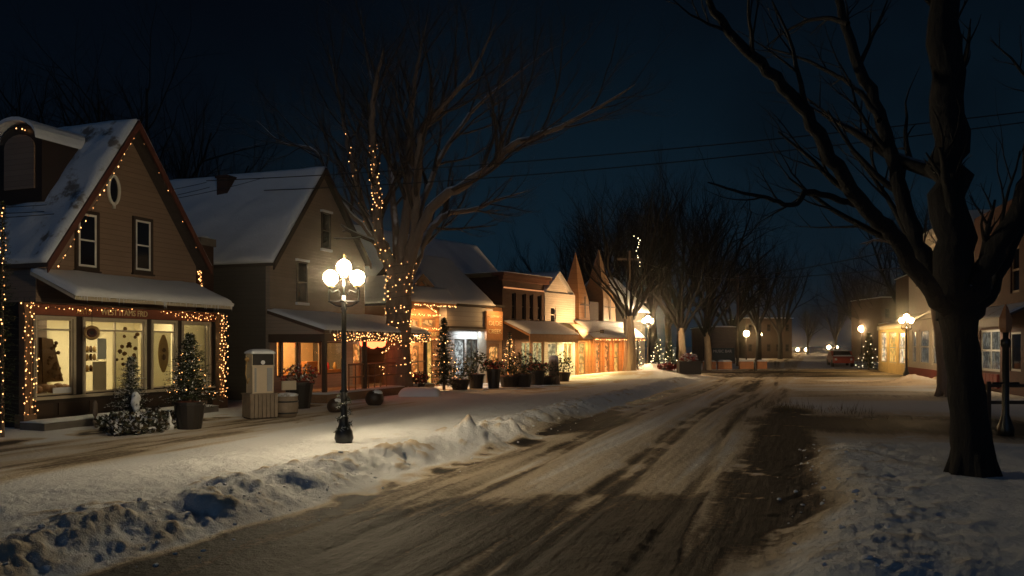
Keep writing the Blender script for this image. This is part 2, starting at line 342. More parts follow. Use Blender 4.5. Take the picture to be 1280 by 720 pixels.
        for j in range(nv+1):
            for i in range(nu+1):
                u, v = U[j, i], V[j, i]; p = (a*(1-u)+b*u)*(1-v)+(d*(1-u)+c*u)*v
                if j == 0: p = p+(a-d).normalized()*(.07*jit[j, i]+.02)
                vs.append(p+nrm*float(max(h[j, i], .02)))
        for j in range(nv):
            for i in range(nu):
                k = j*(nu+1)+i; fs.append((k, k+1, k+nu+2, k+nu+1))
        rim = [(i) for i in range(nu+1)]+[j*(nu+1)+nu for j in range(1, nv+1)]+[nv*(nu+1)+i for i in range(nu-1, -1, -1)]+[j*(nu+1) for j in range(nv-1, 0, -1)]
        o = len(vs)
        for k in rim:
            u, v = (k % (nu+1))/nu, (k//(nu+1))/nv; vs.append((a*(1-u)+b*u)*(1-v)+(d*(1-u)+c*u)*v+nrm*.004)
        for q in range(len(rim)):
            q2 = (q+1) % len(rim); fs.append((rim[q], o+q, o+q2, rim[q2]))
        s.add(vs, fs); return s
    def icicles(s, a, b, n=60, L=.16, seed=0):
        rg = random.Random(seed); a = Vector(a); b = Vector(b)
        for k in range(n):
            p = a.lerp(b, rg.random()); l = L*(.15+rg.random()**2.5); r = .006+l*.05; s.tube([p+Vector((0, 0, .02)), p-Vector((0, 0, l*.5)), p-Vector((0, 0, l))], [r, r*.6, .001], 5, False)
    def build(s, name, mats, parent=None, smooth=False, loc=None, mesh_only=False):
        me = bpy.data.meshes.new(name); me.from_pydata(s.v, [], s.f)
        for m in (mats if isinstance(mats, (list, tuple)) else [mats]): me.materials.append(M[m])
        if any(s.mi): me.polygons.foreach_set('material_index', s.mi)
        if smooth: me.polygons.foreach_set('use_smooth', [True]*len(me.polygons))
        me.update()
        if mesh_only: return me
        return link(name, me, parent, loc)
def link(name, me, parent=None, loc=None):
    o = bpy.data.objects.new(name, me); C.objects.link(o)
    if parent is not None: o.parent = parent
    if loc is not None: o.location = loc
    return o
def tag(o, label, cat, group=None, kind=None):
    if label: o['label'] = label
    if cat: o['category'] = cat
    if group: o['group'] = group
    if kind: o['kind'] = kind
    return o
def empty(name, loc, label, cat, group=None, rz=0):
    o = bpy.data.objects.new(name, None); C.objects.link(o); o.location = loc; o.rotation_euler = (0, 0, rz); o.empty_display_size = .2
    return tag(o, label, cat, group)
def copy_tree(root, loc, label, rz=None, scale=None, group=None):
    r = root.copy(); C.objects.link(r); r.location = loc; r['label'] = label
    if rz is not None: r.rotation_euler = (0, 0, rz)
    if scale: r.scale = (scale,)*3
    if group: r['group'] = group
    for ch in list(root.children):
        c = ch.copy(); C.objects.link(c); c.parent = r
        for g in list(ch.children):
            d = g.copy(); C.objects.link(d); d.parent = c
    return r
class Fac:
    """a facade: ground line from A along unit u; local x along it, local y into the building"""
    def __init__(s, A, B):
        s.A = Vector((A[0], A[1])); s.u = (Vector((B[0], B[1]))-s.A); s.L = s.u.length; s.u.normalize(); s.n = Vector((-s.u.y, s.u.x)); s.rz = math.atan2(s.u.y, s.u.x)
    def hit(s, px, py, w=0):
        dx = (px-640)/1000; t = (s.A.dot(s.n)+w)/(dx*s.n.x+s.n.y); p = Vector((dx*t, t)); return (p-s.A).dot(s.u), EYE+(HY-py)/1000*t
    def S(s, px, w=0): return s.hit(px, 0, w)[0]
    def Z(s, px, py, w=0): return s.hit(px, py, w)[1]
    def rect(s, x0, y0, x1, y1, w=0):
        """pixel box -> s0, s1, z0, z1"""
        xm = (x0+x1)/2; return s.S(x0, w), s.S(x1, w), s.Z(xm, y1, w), s.Z(xm, y0, w)
    def W(s, x, y, z): p = s.A+s.u*x+s.n*y; return Vector((p.x, p.y, z))
    def base(s): return (s.A.x, s.A.y, 0)
def line_pts(dA, pxA, t, px):
    """point on the ground line starting at pixel column pxA, depth dA, slope dX/dd = t, seen at column px"""
    XA = (pxA-640)/1000*dA; k = (px-640)/1000; d = (XA-t*dA)/(k-t); return (k*d, d)

def window(parent, r, w, pane, frame, fw=.06, mull=(0, 0), depth=.06, proud=.0, name='window', trans=None, panedepth=.03):
    """frame ring + mullions at depth w (front face w-proud), a pane child set back"""
    s0, s1, z0, z1 = r; a = MB(); y0 = w-proud; y1 = w+depth
    a.box(s0, s0+fw, y0, y1, z0, z1); a.box(s1-fw, s1, y0, y1, z0, z1); a.box(s0+fw, s1-fw, y0, y1, z0, z0+fw); a.box(s0+fw, s1-fw, y0, y1, z1-fw, z1)
    for k in range(mull[0]):
        c = s0+(s1-s0)*(k+1)/(mull[0]+1); a.box(c-fw*.4, c+fw*.4, y0+.004, y1-.004, z0+fw, z1-fw)
    for k in range(mull[1]):
        c = z0+(z1-z0)*(k+1)/(mull[1]+1); a.box(s0+fw, s1-fw, y0+.008, y1-.008, c-fw*.4, c+fw*.4)
    if trans: a.box(s0+fw, s1-fw, y0+.006, y1-.006, trans-fw*.5, trans+fw*.5)
    f = a.build(name, frame, parent)
    MB().box(s0+fw*.8, s1-fw*.8, y1-panedepth, y1-panedepth+.008, z0+fw*.8, z1-fw*.8).build('pane', pane, f); return f
def text(body, size, loc, rz, mt, parent, depth=.012, name='lettering', sx=1, width=None):
    cu = bpy.data.curves.new(name, 'FONT'); cu.body = body; cu.size = size; cu.extrude = depth; cu.align_x = 'CENTER'; cu.align_y = 'CENTER'; cu.resolution_u = 3
    t = bpy.data.objects.new('tmp', cu); C.objects.link(t); bpy.context.view_layer.update()
    dg = bpy.context.evaluated_depsgraph_get(); me = bpy.data.meshes.new_from_object(t.evaluated_get(dg)); bpy.data.objects.remove(t)
    if width:
        wd = max(v.co.x for v in me.vertices)-min(v.co.x for v in me.vertices); sx = width/wd
    me.transform(Matrix.Diagonal((sx, 1, 1, 1))); me.transform(Matrix.Rotation(math.pi/2, 4, 'X')); me.materials.clear(); me.materials.append(M[mt])
    o = link(name, me, parent, loc); return o
# little lights
def _oct(r):
    a = MB(); a.add([(r,0,0),(-r,0,0),(0,r,0),(0,-r,0),(0,0,r*1.3),(0,0,-r*1.3)], [(0,2,4),(2,1,4),(1,3,4),(3,0,4),(2,0,5),(1,2,5),(3,1,5),(0,3,5)]); return a
BM = {}
def bulbmesh(mt, r):
    k = (mt, r)
    if k not in BM: BM[k] = _oct(r).build('bulb', mt, mesh_only=True)
    return BM[k]
def lights(label, pts, n, mt='bulb', r=.022, jit=.03, group='strings of fairy lights', cable=True, drop=0, name='fairy_lights', skip=.0, on=None):
    """a string of bulbs along a polyline (world points)"""
    pts = [Vector(p) for p in pts]; o = empty(name, pts[0], label, 'fairy lights', group); p0 = pts[0]
    ln = [0]
    for a, b in zip(pts, pts[1:]): ln.append(ln[-1]+(b-a).length)
    if cable: MB().tube([p-p0 for p in pts], .006, 3).build('cable', 'cable', o)
    me = bulbmesh(mt, r); n = min(n, 98)
    for k in range(n):
        if random.random() < skip: continue
        t = ln[-1]*(k+.5*random.random())/n; i = 0
        while i < len(ln)-2 and ln[i+1] < t: i += 1
        q = pts[i].lerp(pts[i+1], (t-ln[i])/max(ln[i+1]-ln[i], 1e-6))+Vector([random.uniform(-jit, jit) for _ in range(3)])-Vector((0, 0, drop*random.random()))
        b = link('bulb', me if random.random() < .6 or mt != 'bulb' else bulbmesh('bulb_dim', r), o, q-p0); s = random.uniform(.6, 1.25); b.scale = (s, s, s)
    return o
def spiral(pts, rs, turns, n=60):
    pts = [Vector(p) for p in pts]; out = []
    for k in range(n+1):
        t = k/n*(len(pts)-1); i = min(int(t), len(pts)-2); f = t-i; p = pts[i].lerp(pts[i+1], f); r = rs[i]*(1-f)+rs[i+1]*f+.025
        ax = (pts[i+1]-pts[i]).normalized(); a = ax.cross(Vector((0, 1, .1))).normalized(); b = ax.cross(a); an = 2*math.pi*turns*k/n+random.uniform(-.3, .3)
        out.append(p+(a*math.cos(an)+b*math.sin(an))*r)
    return out

# ------------------------------------------------------------------ ground
def build_ground():
    rows = [1.2]
    while rows[-1] < 70: rows.append(rows[-1]*1.0065)
    while rows[-1] < 900: rows.append(rows[-1]*1.12)
    rows = np.array(rows)
    k = np.concatenate([np.linspace(-2.2, -.72, 40)[:-1], np.linspace(-.72, .72, 620), np.linspace(.72, 2.2, 40)[1:]])
    Y, K = np.meshgrid(rows, k, indexing='ij'); X = Y*K
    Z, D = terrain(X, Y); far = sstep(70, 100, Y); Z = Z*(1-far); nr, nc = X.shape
    idx = np.arange(nr*nc).reshape(nr, nc)
    fa = np.stack([idx[:-1, :-1], idx[:-1, 1:], idx[1:, 1:], idx[1:, :-1]], -1).reshape(-1, 4)
    co = np.stack([X, Y, Z], -1).reshape(-1, 3); D = D.reshape(-1)
    cx = co[fa].mean(1); r = cx[:, 0]-XL(cx[:, 1]); rr = cx[:, 0]-XR(cx[:, 1])
    road = ((r > .1) & (rr < -.1)) | ((cx[:, 1] > 47) & (cx[:, 1] < 63) & (cx[:, 0] > 11) & (cx[:, 0] < 60)) | ((cx[:, 1] > 28) & (cx[:, 1] < 48) & (r > .1) & (cx[:, 0] < 18.5+.0*r))
    pav = (r < -4.8) & (r > -9) & (cx[:, 1] < 32)
    for name, msk in (('road', road), ('pavement', pav & ~road), ('ground', ~road & ~pav)):
        f = fa[msk]; used, inv = np.unique(f, return_inverse=True); f = inv.reshape(-1, 4)
        v = co[used]; d = D[used]
        me = bpy.data.meshes.new(name); me.vertices.add(len(v)); me.vertices.foreach_set('co', v.ravel())
        me.loops.add(f.size); me.loops.foreach_set('vertex_index', f.ravel()); me.polygons.add(len(f)); me.polygons.foreach_set('loop_start', np.arange(0, f.size, 4)); me.polygons.foreach_set('loop_total', np.full(len(f), 4))
        me.update(calc_edges=True); me.polygons.foreach_set('use_smooth', np.ones(len(f), bool))
        at = me.attributes.new('dirt_shade', 'FLOAT', 'POINT'); at.data.foreach_set('value', d.astype(np.float32)); me.materials.append(M['snow_ground'])
        o = link(name, me); o['kind'] = 'structure'
    a = MB(); a.add([(-900,-300,-.25),(900,-300,-.25),(900,1200,-.25),(-900,1200,-.25)], [(0,1,2,3)]); o = a.build('field', 'snow'); o['kind'] = 'structure'
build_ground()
def chunks(n, where, name, label, seed):
    rg = random.Random(seed); a = MB()
    t = (1+5**.5)/2; iv = [Vector(v).normalized() for v in [(-1,t,0),(1,t,0),(-1,-t,0),(1,-t,0),(0,-1,t),(0,1,t),(0,-1,-t),(0,1,-t),(t,0,-1),(t,0,1),(-t,0,-1),(-t,0,1)]]
    fc = [(0,11,5),(0,5,1),(0,1,7),(0,7,10),(0,10,11),(1,5,9),(5,11,4),(11,10,2),(10,7,6),(7,1,8),(3,9,4),(3,4,2),(3,2,6),(3,6,8),(3,8,9),(4,9,5),(2,4,11),(6,2,10),(8,6,7),(9,8,1)]
    P_ = [where(rg) for _ in range(n)]; zz = terrain(np.array([p[0] for p in P_]), np.array([p[1] for p in P_]))[0]
    for (x, y), z in zip(P_, zz):
        s_ = .008+.030*rg.random()**4; sc_ = (rg.uniform(.7, 1.4), rg.uniform(.7, 1.4), rg.uniform(.5, .9))
        a.add([(x+v.x*s_*sc_[0]*rg.uniform(.7, 1.2), y+v.y*s_*sc_[1]*rg.uniform(.7, 1.2), float(z)+s_*.2+v.z*s_*sc_[2]*rg.uniform(.7, 1.2)) for v in iv], fc)
    o = a.build(name, 'snow', None); tag(o, label, None, None, 'stuff')
def wl(rg): y = 5+25*rg.random()**1.3; return (XL(y)+rg.gauss(-.1, .42), y)
def wr(rg): y = 4.5+11*rg.random(); return (XR(y)+rg.gauss(.75, .35), y)
chunks(420, wl, 'snow_rubble', 'broken crumbs of ploughed snow along the left kerb', 1); chunks(200, wr, 'snow_rubble', 'broken crumbs of ploughed snow along the right verge', 2)

# ------------------------------------------------------------------ house 1: brown gabled shop
F1 = Fac(GP(45, 19.5).xy, line_pts(19.5, 45, .364, 245))
def gable_house(F, apex, el, er, eaveout, depth, name, label, cat, wallm, snowm, holes=(), front_over=.45, base=0, sidem=None, rakem='trim_maroon', seed=1, wt=.16, roof_from=None):
    """gable facing the street: apex, left and right eave as pixels on the facade"""
    root = empty(name, F.base(), label, cat, None, F.rz)
    sa, za = F.hit(*apex); sl, zl = F.hit(*el); sr, zr = F.hit(*er); L = F.L
    a = MB(); zb = min(zl, zr)
    a.wall(0, L, base, zb, 0, wt, holes)
    kl = (za-zl)/(sa-sl); kr = (za-zr)/(sr-sa)
    a.prism([(0,0,zb),(L,0,zb),(L,0,zr if zr > zb else zb+.001),(sa,0,za),(0,0,zl if zl > zb else zb+.001)], (0, wt, 0))
    a.build('wall', wallm, root)
    b = MB(); b.box(0, wt, wt, depth, base, zl-.02); b.box(L-wt, L, wt, depth, base, zr-.02)
    b.prism([(0,depth,base),(L,depth,base),(L,depth,zr),(sa,depth,za),(0,depth,zl)], (0, wt, 0)); b.build('side_wall', sidem or wallm, root)
    # roof: two slabs with eaves
    o = eaveout; r = MB(); th = .10
    A0 = (sa, -front_over, za+.02); L0 = (sl-o, -front_over, zl-o*kl+.02); R0 = (sr+o, -front_over, zr-o*kr+.02)
    D = depth+front_over+.3
    def back(p): return (p[0], p[1]+D, p[2])
    r.slab(L0, A0, back(A0), back(L0), (0, 0, th)); r.slab(A0, R0, back(R0), back(A0), (0, 0, th*.98)); ro = r.build('roof', 'shingle', root)
    up = th+.006
    def lift(p, z=up): return (p[0], p[1], p[2]+z)
    s = MB(); s.snow(lift(back(L0)), lift(L0), lift(A0), lift(back(A0)), .15, 60, 44, .085, seed)
    s.snow(lift(R0), lift(back(R0)), lift(back(A0)), lift(A0), .12, 46, 24, .04, seed+3); s.build('roof_snow', snowm, ro, True)
    # bargeboards
    g = MB(); hb = .24; y = -front_over-.05
    for p, q in ((L0, A0), (A0, R0)):
        g.prism([(p[0], y, p[2]-hb+.1), (q[0], y, q[2]-hb+.1), (q[0], y, q[2]+.095), (p[0], y, p[2]+.095)], (0, .045, 0))
    g.build('bargeboard', rakem, root)
    return root, (sa, za, L0, R0, A0, back)
sf = -.6
r1 = F1.rect(45, 397, 91, 492, sf); r2 = F1.rect(106, 399, 180, 490, sf); r3 = F1.rect(191, 401, 219, 486, sf); r4 = F1.rect(229, 402, 261, 482, sf)
ztop = r1[3]-.02; zbot = (r1[2]+r2[2])/2
H1, (sa1, za1, L01, R01, A01, bk1) = gable_house(F1, (155, 158), (45, 327), (244, 332), .12, 7, 'gabled_shop', 'brown clapboard gabled shop with snowy roof, arched dormer and wide lit shopfront', 'shop', 'siding_brown', 'snow_shingle', holes=[(.3, F1.L-.3, .35, ztop)], front_over=.5, seed=2)
s0 = F1.S(24, sf); s1 = F1.S(266, sf)
print('H1', F1.L, s0, s1, r1, r2, r3, r4, za1)
ws = []
for r in (r1, r2, r3, r4): ws.append((r[0], r[1], zbot, ztop))
a = MB(); a.wall(s0, s1, -.05, ztop+.35, sf, sf+.1, ws); a.box(s0, s0+.1, sf+.1, .0, 0, ztop+.35); a.box(s1-.1, s1, sf+.1, .0, 0, ztop+.35)
a.build('shopfront', 'trim_dark', H1)
a = MB()
for r in ws:
    a.box(r[0]-.07, r[0], sf-.035, sf-.001, zbot-.02, ztop+.06); a.box(r[1], r[1]+.07, sf-.035, sf-.001, zbot-.02, ztop+.06); a.box(r[0], r[1], sf-.035, sf-.001, ztop, ztop+.06)
a.box(s0, s1, sf-.12, sf-.002, zbot-.10, zbot-.03)
a.build('window_surround', 'trim_cream', H1)
for i, r in enumerate(ws):
    tr = ztop-.27 if i < 3 else None
    window(H1, r, sf+.01, 'glass', 'trim_cream' if i != 1 else 'trim_cream', .045, mull=(1, 0) if i == 1 else (0, 0), trans=tr, name='shop_window')
# panelled stall riser
a = MB(); x = s0+.12
while x < s1-.5:
    a.box(x, min(x+.75, s1-.1), sf-.03, sf-.001, .22, zbot-.2); x += .9
a.build('riser_panel', 'wood_dark', H1)
# interior
a = MB(); a.box(.2, F1.L-.2, 2.2, 2.25, 0, ztop+.3); a.box(.2, F1.L-.2, -.45, 2.2, ztop+.32, ztop+.36); a.box(.2, F1.L-.2, -.45, 2.2, .28, .33)
a.box(.2, .24, .16, 2.2, .33, ztop+.3); a.box(F1.L-.24, F1.L-.2, .16, 2.2, .33, ztop+.3); a.build('interior', 'interior_cream', H1)
for bb in ((r3[0], r3[1], sf+.16, sf+.165, zbot, ztop-.28), (r4[0], r4[1], sf+.16, sf+.165, zbot, ztop), ((r2[0]+r2[1])/2+.05, r2[1]-.05, sf+.16, sf+.165, zbot, ztop-.28), (r1[0], r1[1], sf+.75, sf+.755, zbot, ztop-.2)):
    MB().box(*bb).build('blind', 'blind', H1)
LK = 5
def area(name, loc, sx, sy, power, col, rot=(0, 0, 0), parent=None):
    l = bpy.data.lights.new(name, 'AREA'); l.shape = 'RECTANGLE'; l.size = sx; l.size_y = sy; l.energy = power*LK; l.color = col
    o = bpy.data.objects.new(name, l); C.objects.link(o); o.location = loc; o.rotation_euler = rot
    if parent is not None: o.parent = parent
    return o
L1a = area('ceiling_lamp', (F1.L*.5, .4, ztop+.28), F1.L*.8, 1.2, 34, (1, .84, .55), parent=H1)
L1b = area('ceiling_lamp', (F1.L*.5, -.22, ztop+.28), F1.L*.85, .2, 16, (1, .84, .55), parent=H1)
# goods in the display
def wtop(name, bm, mt, F, label, cat, group=None, smooth=False):
    o = bm.build(name, mt, None, smooth); o.location = F.base(); o.rotation_euler = (0, 0, F.rz); tag(o, label, cat, group); return o
def q(F, px, py, w): return F.hit(px, py, w)
w_ = -.28
x0, za_ = F1.hit(48, 470, w_); x1, zb_ = F1.hit(60, 425, w_)
a = MB(); a.prism([(r1[0]+.05, w_, zbot+.25), (r1[0]+.55, w_, zbot+.25), (r1[0]+.30, w_+.1, zbot+1.45), (r1[0]+.05, w_+.1, zbot+1.45)], (0, .05, 0)); wtop('display_board', a, 'brown_cloth', F1, 'tall brown board leaning inside the leftmost shop window', 'board')
a = MB(); a.prism([(r1[0]+.42, w_-.05, zbot+.3), (r1[0]+.98, w_-.05, zbot+.3), (r1[0]+.80, w_+.1, zbot+1.35), (r1[0]+.50, w_+.1, zbot+1.38)], (0, .12, 0)); 
for k in range(26):
    a.ball((r1[0]+.55+random.random()*.35, w_-.05, zbot+.35+random.random()*.95), .05, 6, 4)
wtop('draped_garment', a, 'brown_cloth', F1, 'dark brown garment with pale flecks on a stand in the leftmost shop window', 'garment')
for k in range(5):
    a = MB(); a.ball((r1[0]+.16+k*.19, w_-.16, zbot+.14+.03*(k % 2)), .13, 10, 6, .8)
    wtop('striped_cushion', a, 'stripe_cloth', F1, 'striped cushion in the row heaped at the foot of the leftmost shop window', 'cushion', 'cushions in the window display', True)
a = MB(); a.box(r1[0]+.45, r1[1]-.05, w_-.33, w_-.31, zbot+.03, zbot+.17); wtop('window_card', a, 'paper', F1, 'pale card lying before the cushions in the leftmost shop window', 'card')
for (bx, by, cx, cy, lab) in ((122, 423, 133, 449, 'blank white poster in the upper part of the shop door'), (116, 452, 133, 490, 'tall cream notice board with small pictures behind the shop door')):
    rr_ = F1.rect(bx, by, cx, cy, sf+.1); a = MB(); a.box(rr_[0], rr_[1], sf+.10, sf+.11, rr_[2], rr_[3]); wtop('poster', a, 'paper' if by < 430 else 'canvas', F1, lab, 'poster')
a = MB(); x, z = F1.hit(126, 430, sf+.09)
shelf = empty('display_shelf', F1.base(), 'small shelf of dark trinkets behind the left pane of the shop door', 'shelf', None, F1.rz)
sx0 = F1.S(107, sf+.3); 
for zz in (F1.Z(112, 450, sf+.3), F1.Z(112, 464, sf+.3), F1.Z(112, 440, sf+.3)): MB().box(sx0, sx0+.36, sf+.25, sf+.42, zz-.015, zz).build('board', 'wood', shelf)
for zz in (F1.Z(112, 450, sf+.3), F1.Z(112, 464, sf+.3), F1.Z(112, 440, sf+.3)):
    for k in range(3):
        b = MB().lathe([(.03, 0), (.045, .05), (.035, .12), (.02, .16)], 8, (sx0+.07+k*.11, sf+.32, zz)); b.build('trinket', 'brown_cloth' if k % 2 else 'brass', shelf, True)
# decals on the right-hand pane and the oval picture
dec = MB(); dm = F1.rect(143, 408, 176, 470, sf+.1)
for k in range(22):
    u = random.random(); v = random.random()**.8; a0 = random.random()*3; rad = .03+.035*random.random()
    if (u-.5)**2+(v-.55)**2 > .26: continue
    cx = dm[0]+(dm[1]-dm[0])*u; cz = dm[2]+(dm[3]-dm[2])*v; n = 7
    dec.prism([(cx+rad*1.3*math.cos(a0+2*math.pi*i/n)*(.7+.5*random.random()), sf+.14, cz+rad*math.sin(a0+2*math.pi*i/n)) for i in range(n)], (0, .006, 0))
wtop('window_picture', dec, 'brown_cloth', F1, 'brown cut-out scene of small figures on the right pane of the shop door', 'picture')
om = F1.rect(199, 420, 212, 464, sf+.1); a = MB(); cx = (om[0]+om[1])/2; cz = (om[2]+om[3])/2
a.prism([(cx+(om[1]-om[0])/2*math.cos(t), sf+.13, cz+(om[3]-om[2])/2*math.sin(t)*(1 if abs(math.sin(t)) < .95 else 1.08)) for t in np.linspace(0, 2*math.pi, 25)[:-1]], (0, .012, 0))
ov = wtop('oval_panel', a, 'brass', F1, 'tall golden oval ornament on the blind of the third shop window', 'ornament')
a = MB(); a.ball((cx, sf+.12, cz+.10), .06, 10, 6); a.ball((cx, sf+.12, cz-.1), .05, 10, 6, 1.8); a.build('motif', 'brown_cloth', ov)
# fascia, lettering, awning
zf0 = ztop+.075; zf1 = ztop+.33
a = MB(); a.box(s0-.02, s1+.02, sf-.10, sf-.002, zf0, zf1); a.build('fascia', 'fascia_red', H1)
xa, _ = F1.hit(126, 388, sf-.1); xb, _ = F1.hit(184, 388, sf-.1)
text('WEST ITAMS FRD', .22, ((xa+xb)/2, sf-.112, (zf0+zf1)/2-.005), 0, 'gold_letter', H1, .008, width=(xb-xa)*1.0)
xa, _ = F1.hit(90, 388, sf-.1); xb, _ = F1.hit(118, 388, sf-.1)
sb = empty('x', (0,0,0), 'x', 'x'); bpy.data.objects.remove(sb)
text('ARTS', .19, ((xa+xb)/2, sf-.112, (zf0+zf1)/2-.02), 0, 'brass', H1, .008)
wo = -1.45; zA = F1.Z(140, 349, 0); zB = F1.Z(195, 377, wo); sA0 = F1.S(40, 0)-.05; sA1 = F1.S(290, wo)
print('awn', zA, zB, sA0, sA1)
a = MB(); a.slab((sA0, wo, zB-.08), (sA1, wo, zB-.08), (sA1, -.001, zA-.08), (sA0, -.001, zA-.08), (0, 0, .08)); aw = a.build('awning', 'trim_cream', H1)
a = MB(); a.snow((sA0-.02, wo-.04, zB+.005), (sA1+.02, wo-.04, zB+.005), (sA1, -.003, zA+.005), (sA0, -.003, zA+.005), .17, 60, 20, .045, 5, .5); a.icicles((sA0, wo-.03, zB+.0), (sA1, wo-.03, zB+.0), 70, .17, 1); a.build('awning_snow', 'snow_clean', aw, True)
a = MB(); a.box(s0, s1, wo+.5, sf-.1, zf1+.005, zf1+.03)
a.build('soffit', 'wood_dark', H1)
# corner posts
for xx in (s0-.12, s1-.04):
    a = MB(); a.box(xx, xx+.2, sf-.32, sf-.14, .0, zf1); a.box(xx-.06, xx+.26, sf-.38, sf-.08, 0, .32); a.build('porch_post', 'wood', H1)
a = MB(); a.box(s0-.3, s1*.80, sf-1.15, sf-.4, -.05, .16); st = a.build('step', 'stone', H1)
a = MB(); a.snow((s0-.3, sf-1.15, .165), (s1*.80, sf-1.15, .165), (s1*.80, sf-.4, .165), (s0-.3, sf-.4, .165), .05, 30, 6, .015, 8); a.build('step_snow', 'snow', st, True)
# upper windows
for (bx, by, cx, cy) in ((94, 263, 124, 338), (166, 272, 191, 342)):
    r = F1.rect(bx, by, cx, cy, -.03); o = .09
    a = MB(); a.wall(r[0], r[1], r[2], r[3], -.05, -.001, [(r[0]+o, r[1]-o, r[2]+o, r[3]-o)]); a.box(r[0]-.03, r[1]+.03, -.09, -.001, r[2]-.05, r[2]-.001)
    t = a.build('window_trim', 'trim_dark', H1)
    window(H1, (r[0]+o+.002, r[1]-o-.002, r[2]+o+.002, r[3]-o-.002), -.045, 'window_dark', 'trim_white', .055, (0, 1), .035, panedepth=.02)
r = F1.rect(136, 220, 148, 255, -.03); cx, cz = (r[0]+r[1])/2, (r[2]+r[3])/2; rx, rz_ = (r[1]-r[0])/2+.02, (r[3]-r[2])/2
a = MB(); n = 24
pts = [Vector((cx+rx*math.cos(2*math.pi*i/n), -.04, cz+rz_*math.sin(2*math.pi*i/n))) for i in range(n+1)]
a.tube(pts, .045, 6, False); a.box(cx-.03, cx+.03, -.07, -.001, cz-rz_-.12, cz-rz_)
ovw = a.build('oval_window', 'trim_white', H1, True); a = MB(); a.prism([(p.x, -.025, p.z) for p in pts[:-1]], (0, .02, 0)); a.build('pane', 'window_dark', ovw)
# dormer
dm = MB(); yw0, yw1, sd = .75, 2.25, .78; zc = 7.15; zb_ = 5.6; cy_ = (yw0+yw1)/2; rad = (yw1-yw0)/2
arc = [(sd, cy_+rad*math.cos(t), zc+rad*.62*math.sin(t)) for t in np.linspace(0, math.pi, 11)]
dm.prism([(sd, yw1, zb_)]+arc+[(sd, yw0, zb_)], (1.7, 0, 0)); dm.box(sd+.25, 2.4, yw1+.002, 4.6, zb_, zc+.25)
do = dm.build('dormer', 'trim_dark', H1)
a = MB(); ar2 = [(sd-.05, cy_+(rad-.22)*math.cos(t), zc-.12+(rad-.2)*.6*math.sin(t)) for t in np.linspace(0, math.pi, 9)]
a.prism([(sd-.05, yw1-.22, zb_+.35)]+ar2+[(sd-.05, yw0+.22, zb_+.35)], (.04, 0, 0)); a.build('shutter', 'siding_brown', do)
a = MB()
for k in range(10):
    p0, p1 = arc[k], arc[k+1]
    e = .1
    def out(p, h): return (p[0]-.25, cy_+(p[1]-cy_)*(1+h), zc+(p[2]-zc)*(1+h)+.02)
    a.slab(out(p0, .10), out(p1, .10), (out(p1, .1)[0]+1.9, *out(p1, .1)[1:]), (out(p0, .1)[0]+1.9, *out(p0, .1)[1:]), (0, 0, .09))
a.build('dormer_snow', 'snow_clean', do)
a = MB(); a.snow((sd+.1, yw1+.05, zc+.27), (sd+.1, 4.7, zc+.27), (2.5, 4.7, zc+.6), (2.5, yw1+.05, zc+.6), .1, 16, 10, .03, 12); a.build('dormer_snow', 'snow_clean', do, True)

# ------------------------------------------------------------------ house 2: tan gabled cafe
F2 = Fac(GP(337, 27.5).xy, line_pts(27.5, 337, .364, 456))
ps = 0.0
zwt = F2.Z(390, 427); zwb = F2.Z(390, 469)
wins = []
for (a0, a1) in ((346, 352), (354, 373), (376, 402), (405, 431)):
    wins.append((max(F2.S(a0), .12), F2.S(a1), zwb, zwt))
dr = (F2.S(441), F2.S(452), .3, F2.Z(446, 426))
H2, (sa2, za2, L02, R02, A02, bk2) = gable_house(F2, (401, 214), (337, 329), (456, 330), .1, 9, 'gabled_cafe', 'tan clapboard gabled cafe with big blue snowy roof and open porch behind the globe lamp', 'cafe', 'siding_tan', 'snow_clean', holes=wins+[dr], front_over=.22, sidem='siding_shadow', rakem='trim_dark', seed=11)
print('H2', F2.L, sa2, za2, L02, R02, wins, dr)
for r in wins: window(H2, r, .03, 'glass', 'wood_dark', .05, name='shop_window')
for (bx, by, cx, cy) in ((402, 266, 413, 311), (371, 327, 384, 378)):
    r = F2.rect(bx, by, cx, cy, -.03); f = window(H2, r, -.06, 'window_dark', 'trim_dark', .05, (0, 1), .055, panedepth=.02)
    a = MB(); a.box(r[0]-.05, r[1]+.05, -.12, -.001, r[3], r[3]+.08); a.box(r[0]-.05, r[1]+.05, -.10, -.001, r[2]-.1, r[2]-.005); a.build('sill_snow', 'snow_clean', f)
a = MB(); a.box(dr[0], dr[1], .05, .10, .3, dr[3]); d_ = a.build('door', 'wood_orange', H2); MB().box(dr[0]+.12, dr[1]-.12, .04, .049, 1.2, dr[3]-.15).build('pane', 'lit_amber', d_)
a = MB(); a.box(.2, F2.L-.2, 2.4, 2.45, 0, 3.6); a.box(.2, F2.L-.2, .16, 2.4, 3.5, 3.55); a.box(.2, F2.L-.2, .16, 2.4, .2, .25); a.box(.2, .25, .16, 2.4, .25, 3.5); a.build('interior', 'interior_warm', H2)
area('ceiling_lamp', (2.2, 1.0, 3.45), 3.6, 1.4, 85, (1, .56, .24), parent=H2)
a = MB(); a.box(F2.S(381, .6), F2.S(398, .6), .5, .9, .25, zwb+.5); a.box(F2.S(362, .9), F2.S(430, .9), .9, 1.2, .25, zwb+.12)
k_ = empty('shop_counter', F2.base(), 'pale counter and cabinet seen through the cafe windows', 'counter', None, F2.rz); a.build('counter', 'wood_orange', k_)
for k in range(6):
    x = F2.S(380+k*9, .7); MB().lathe([(.05, 0), (.09, .12), (.06, .25), (.03, .3)], 8, (x, .95, zwb+.12)).build('jar', 'brass' if k % 2 else 'red', k_, True)
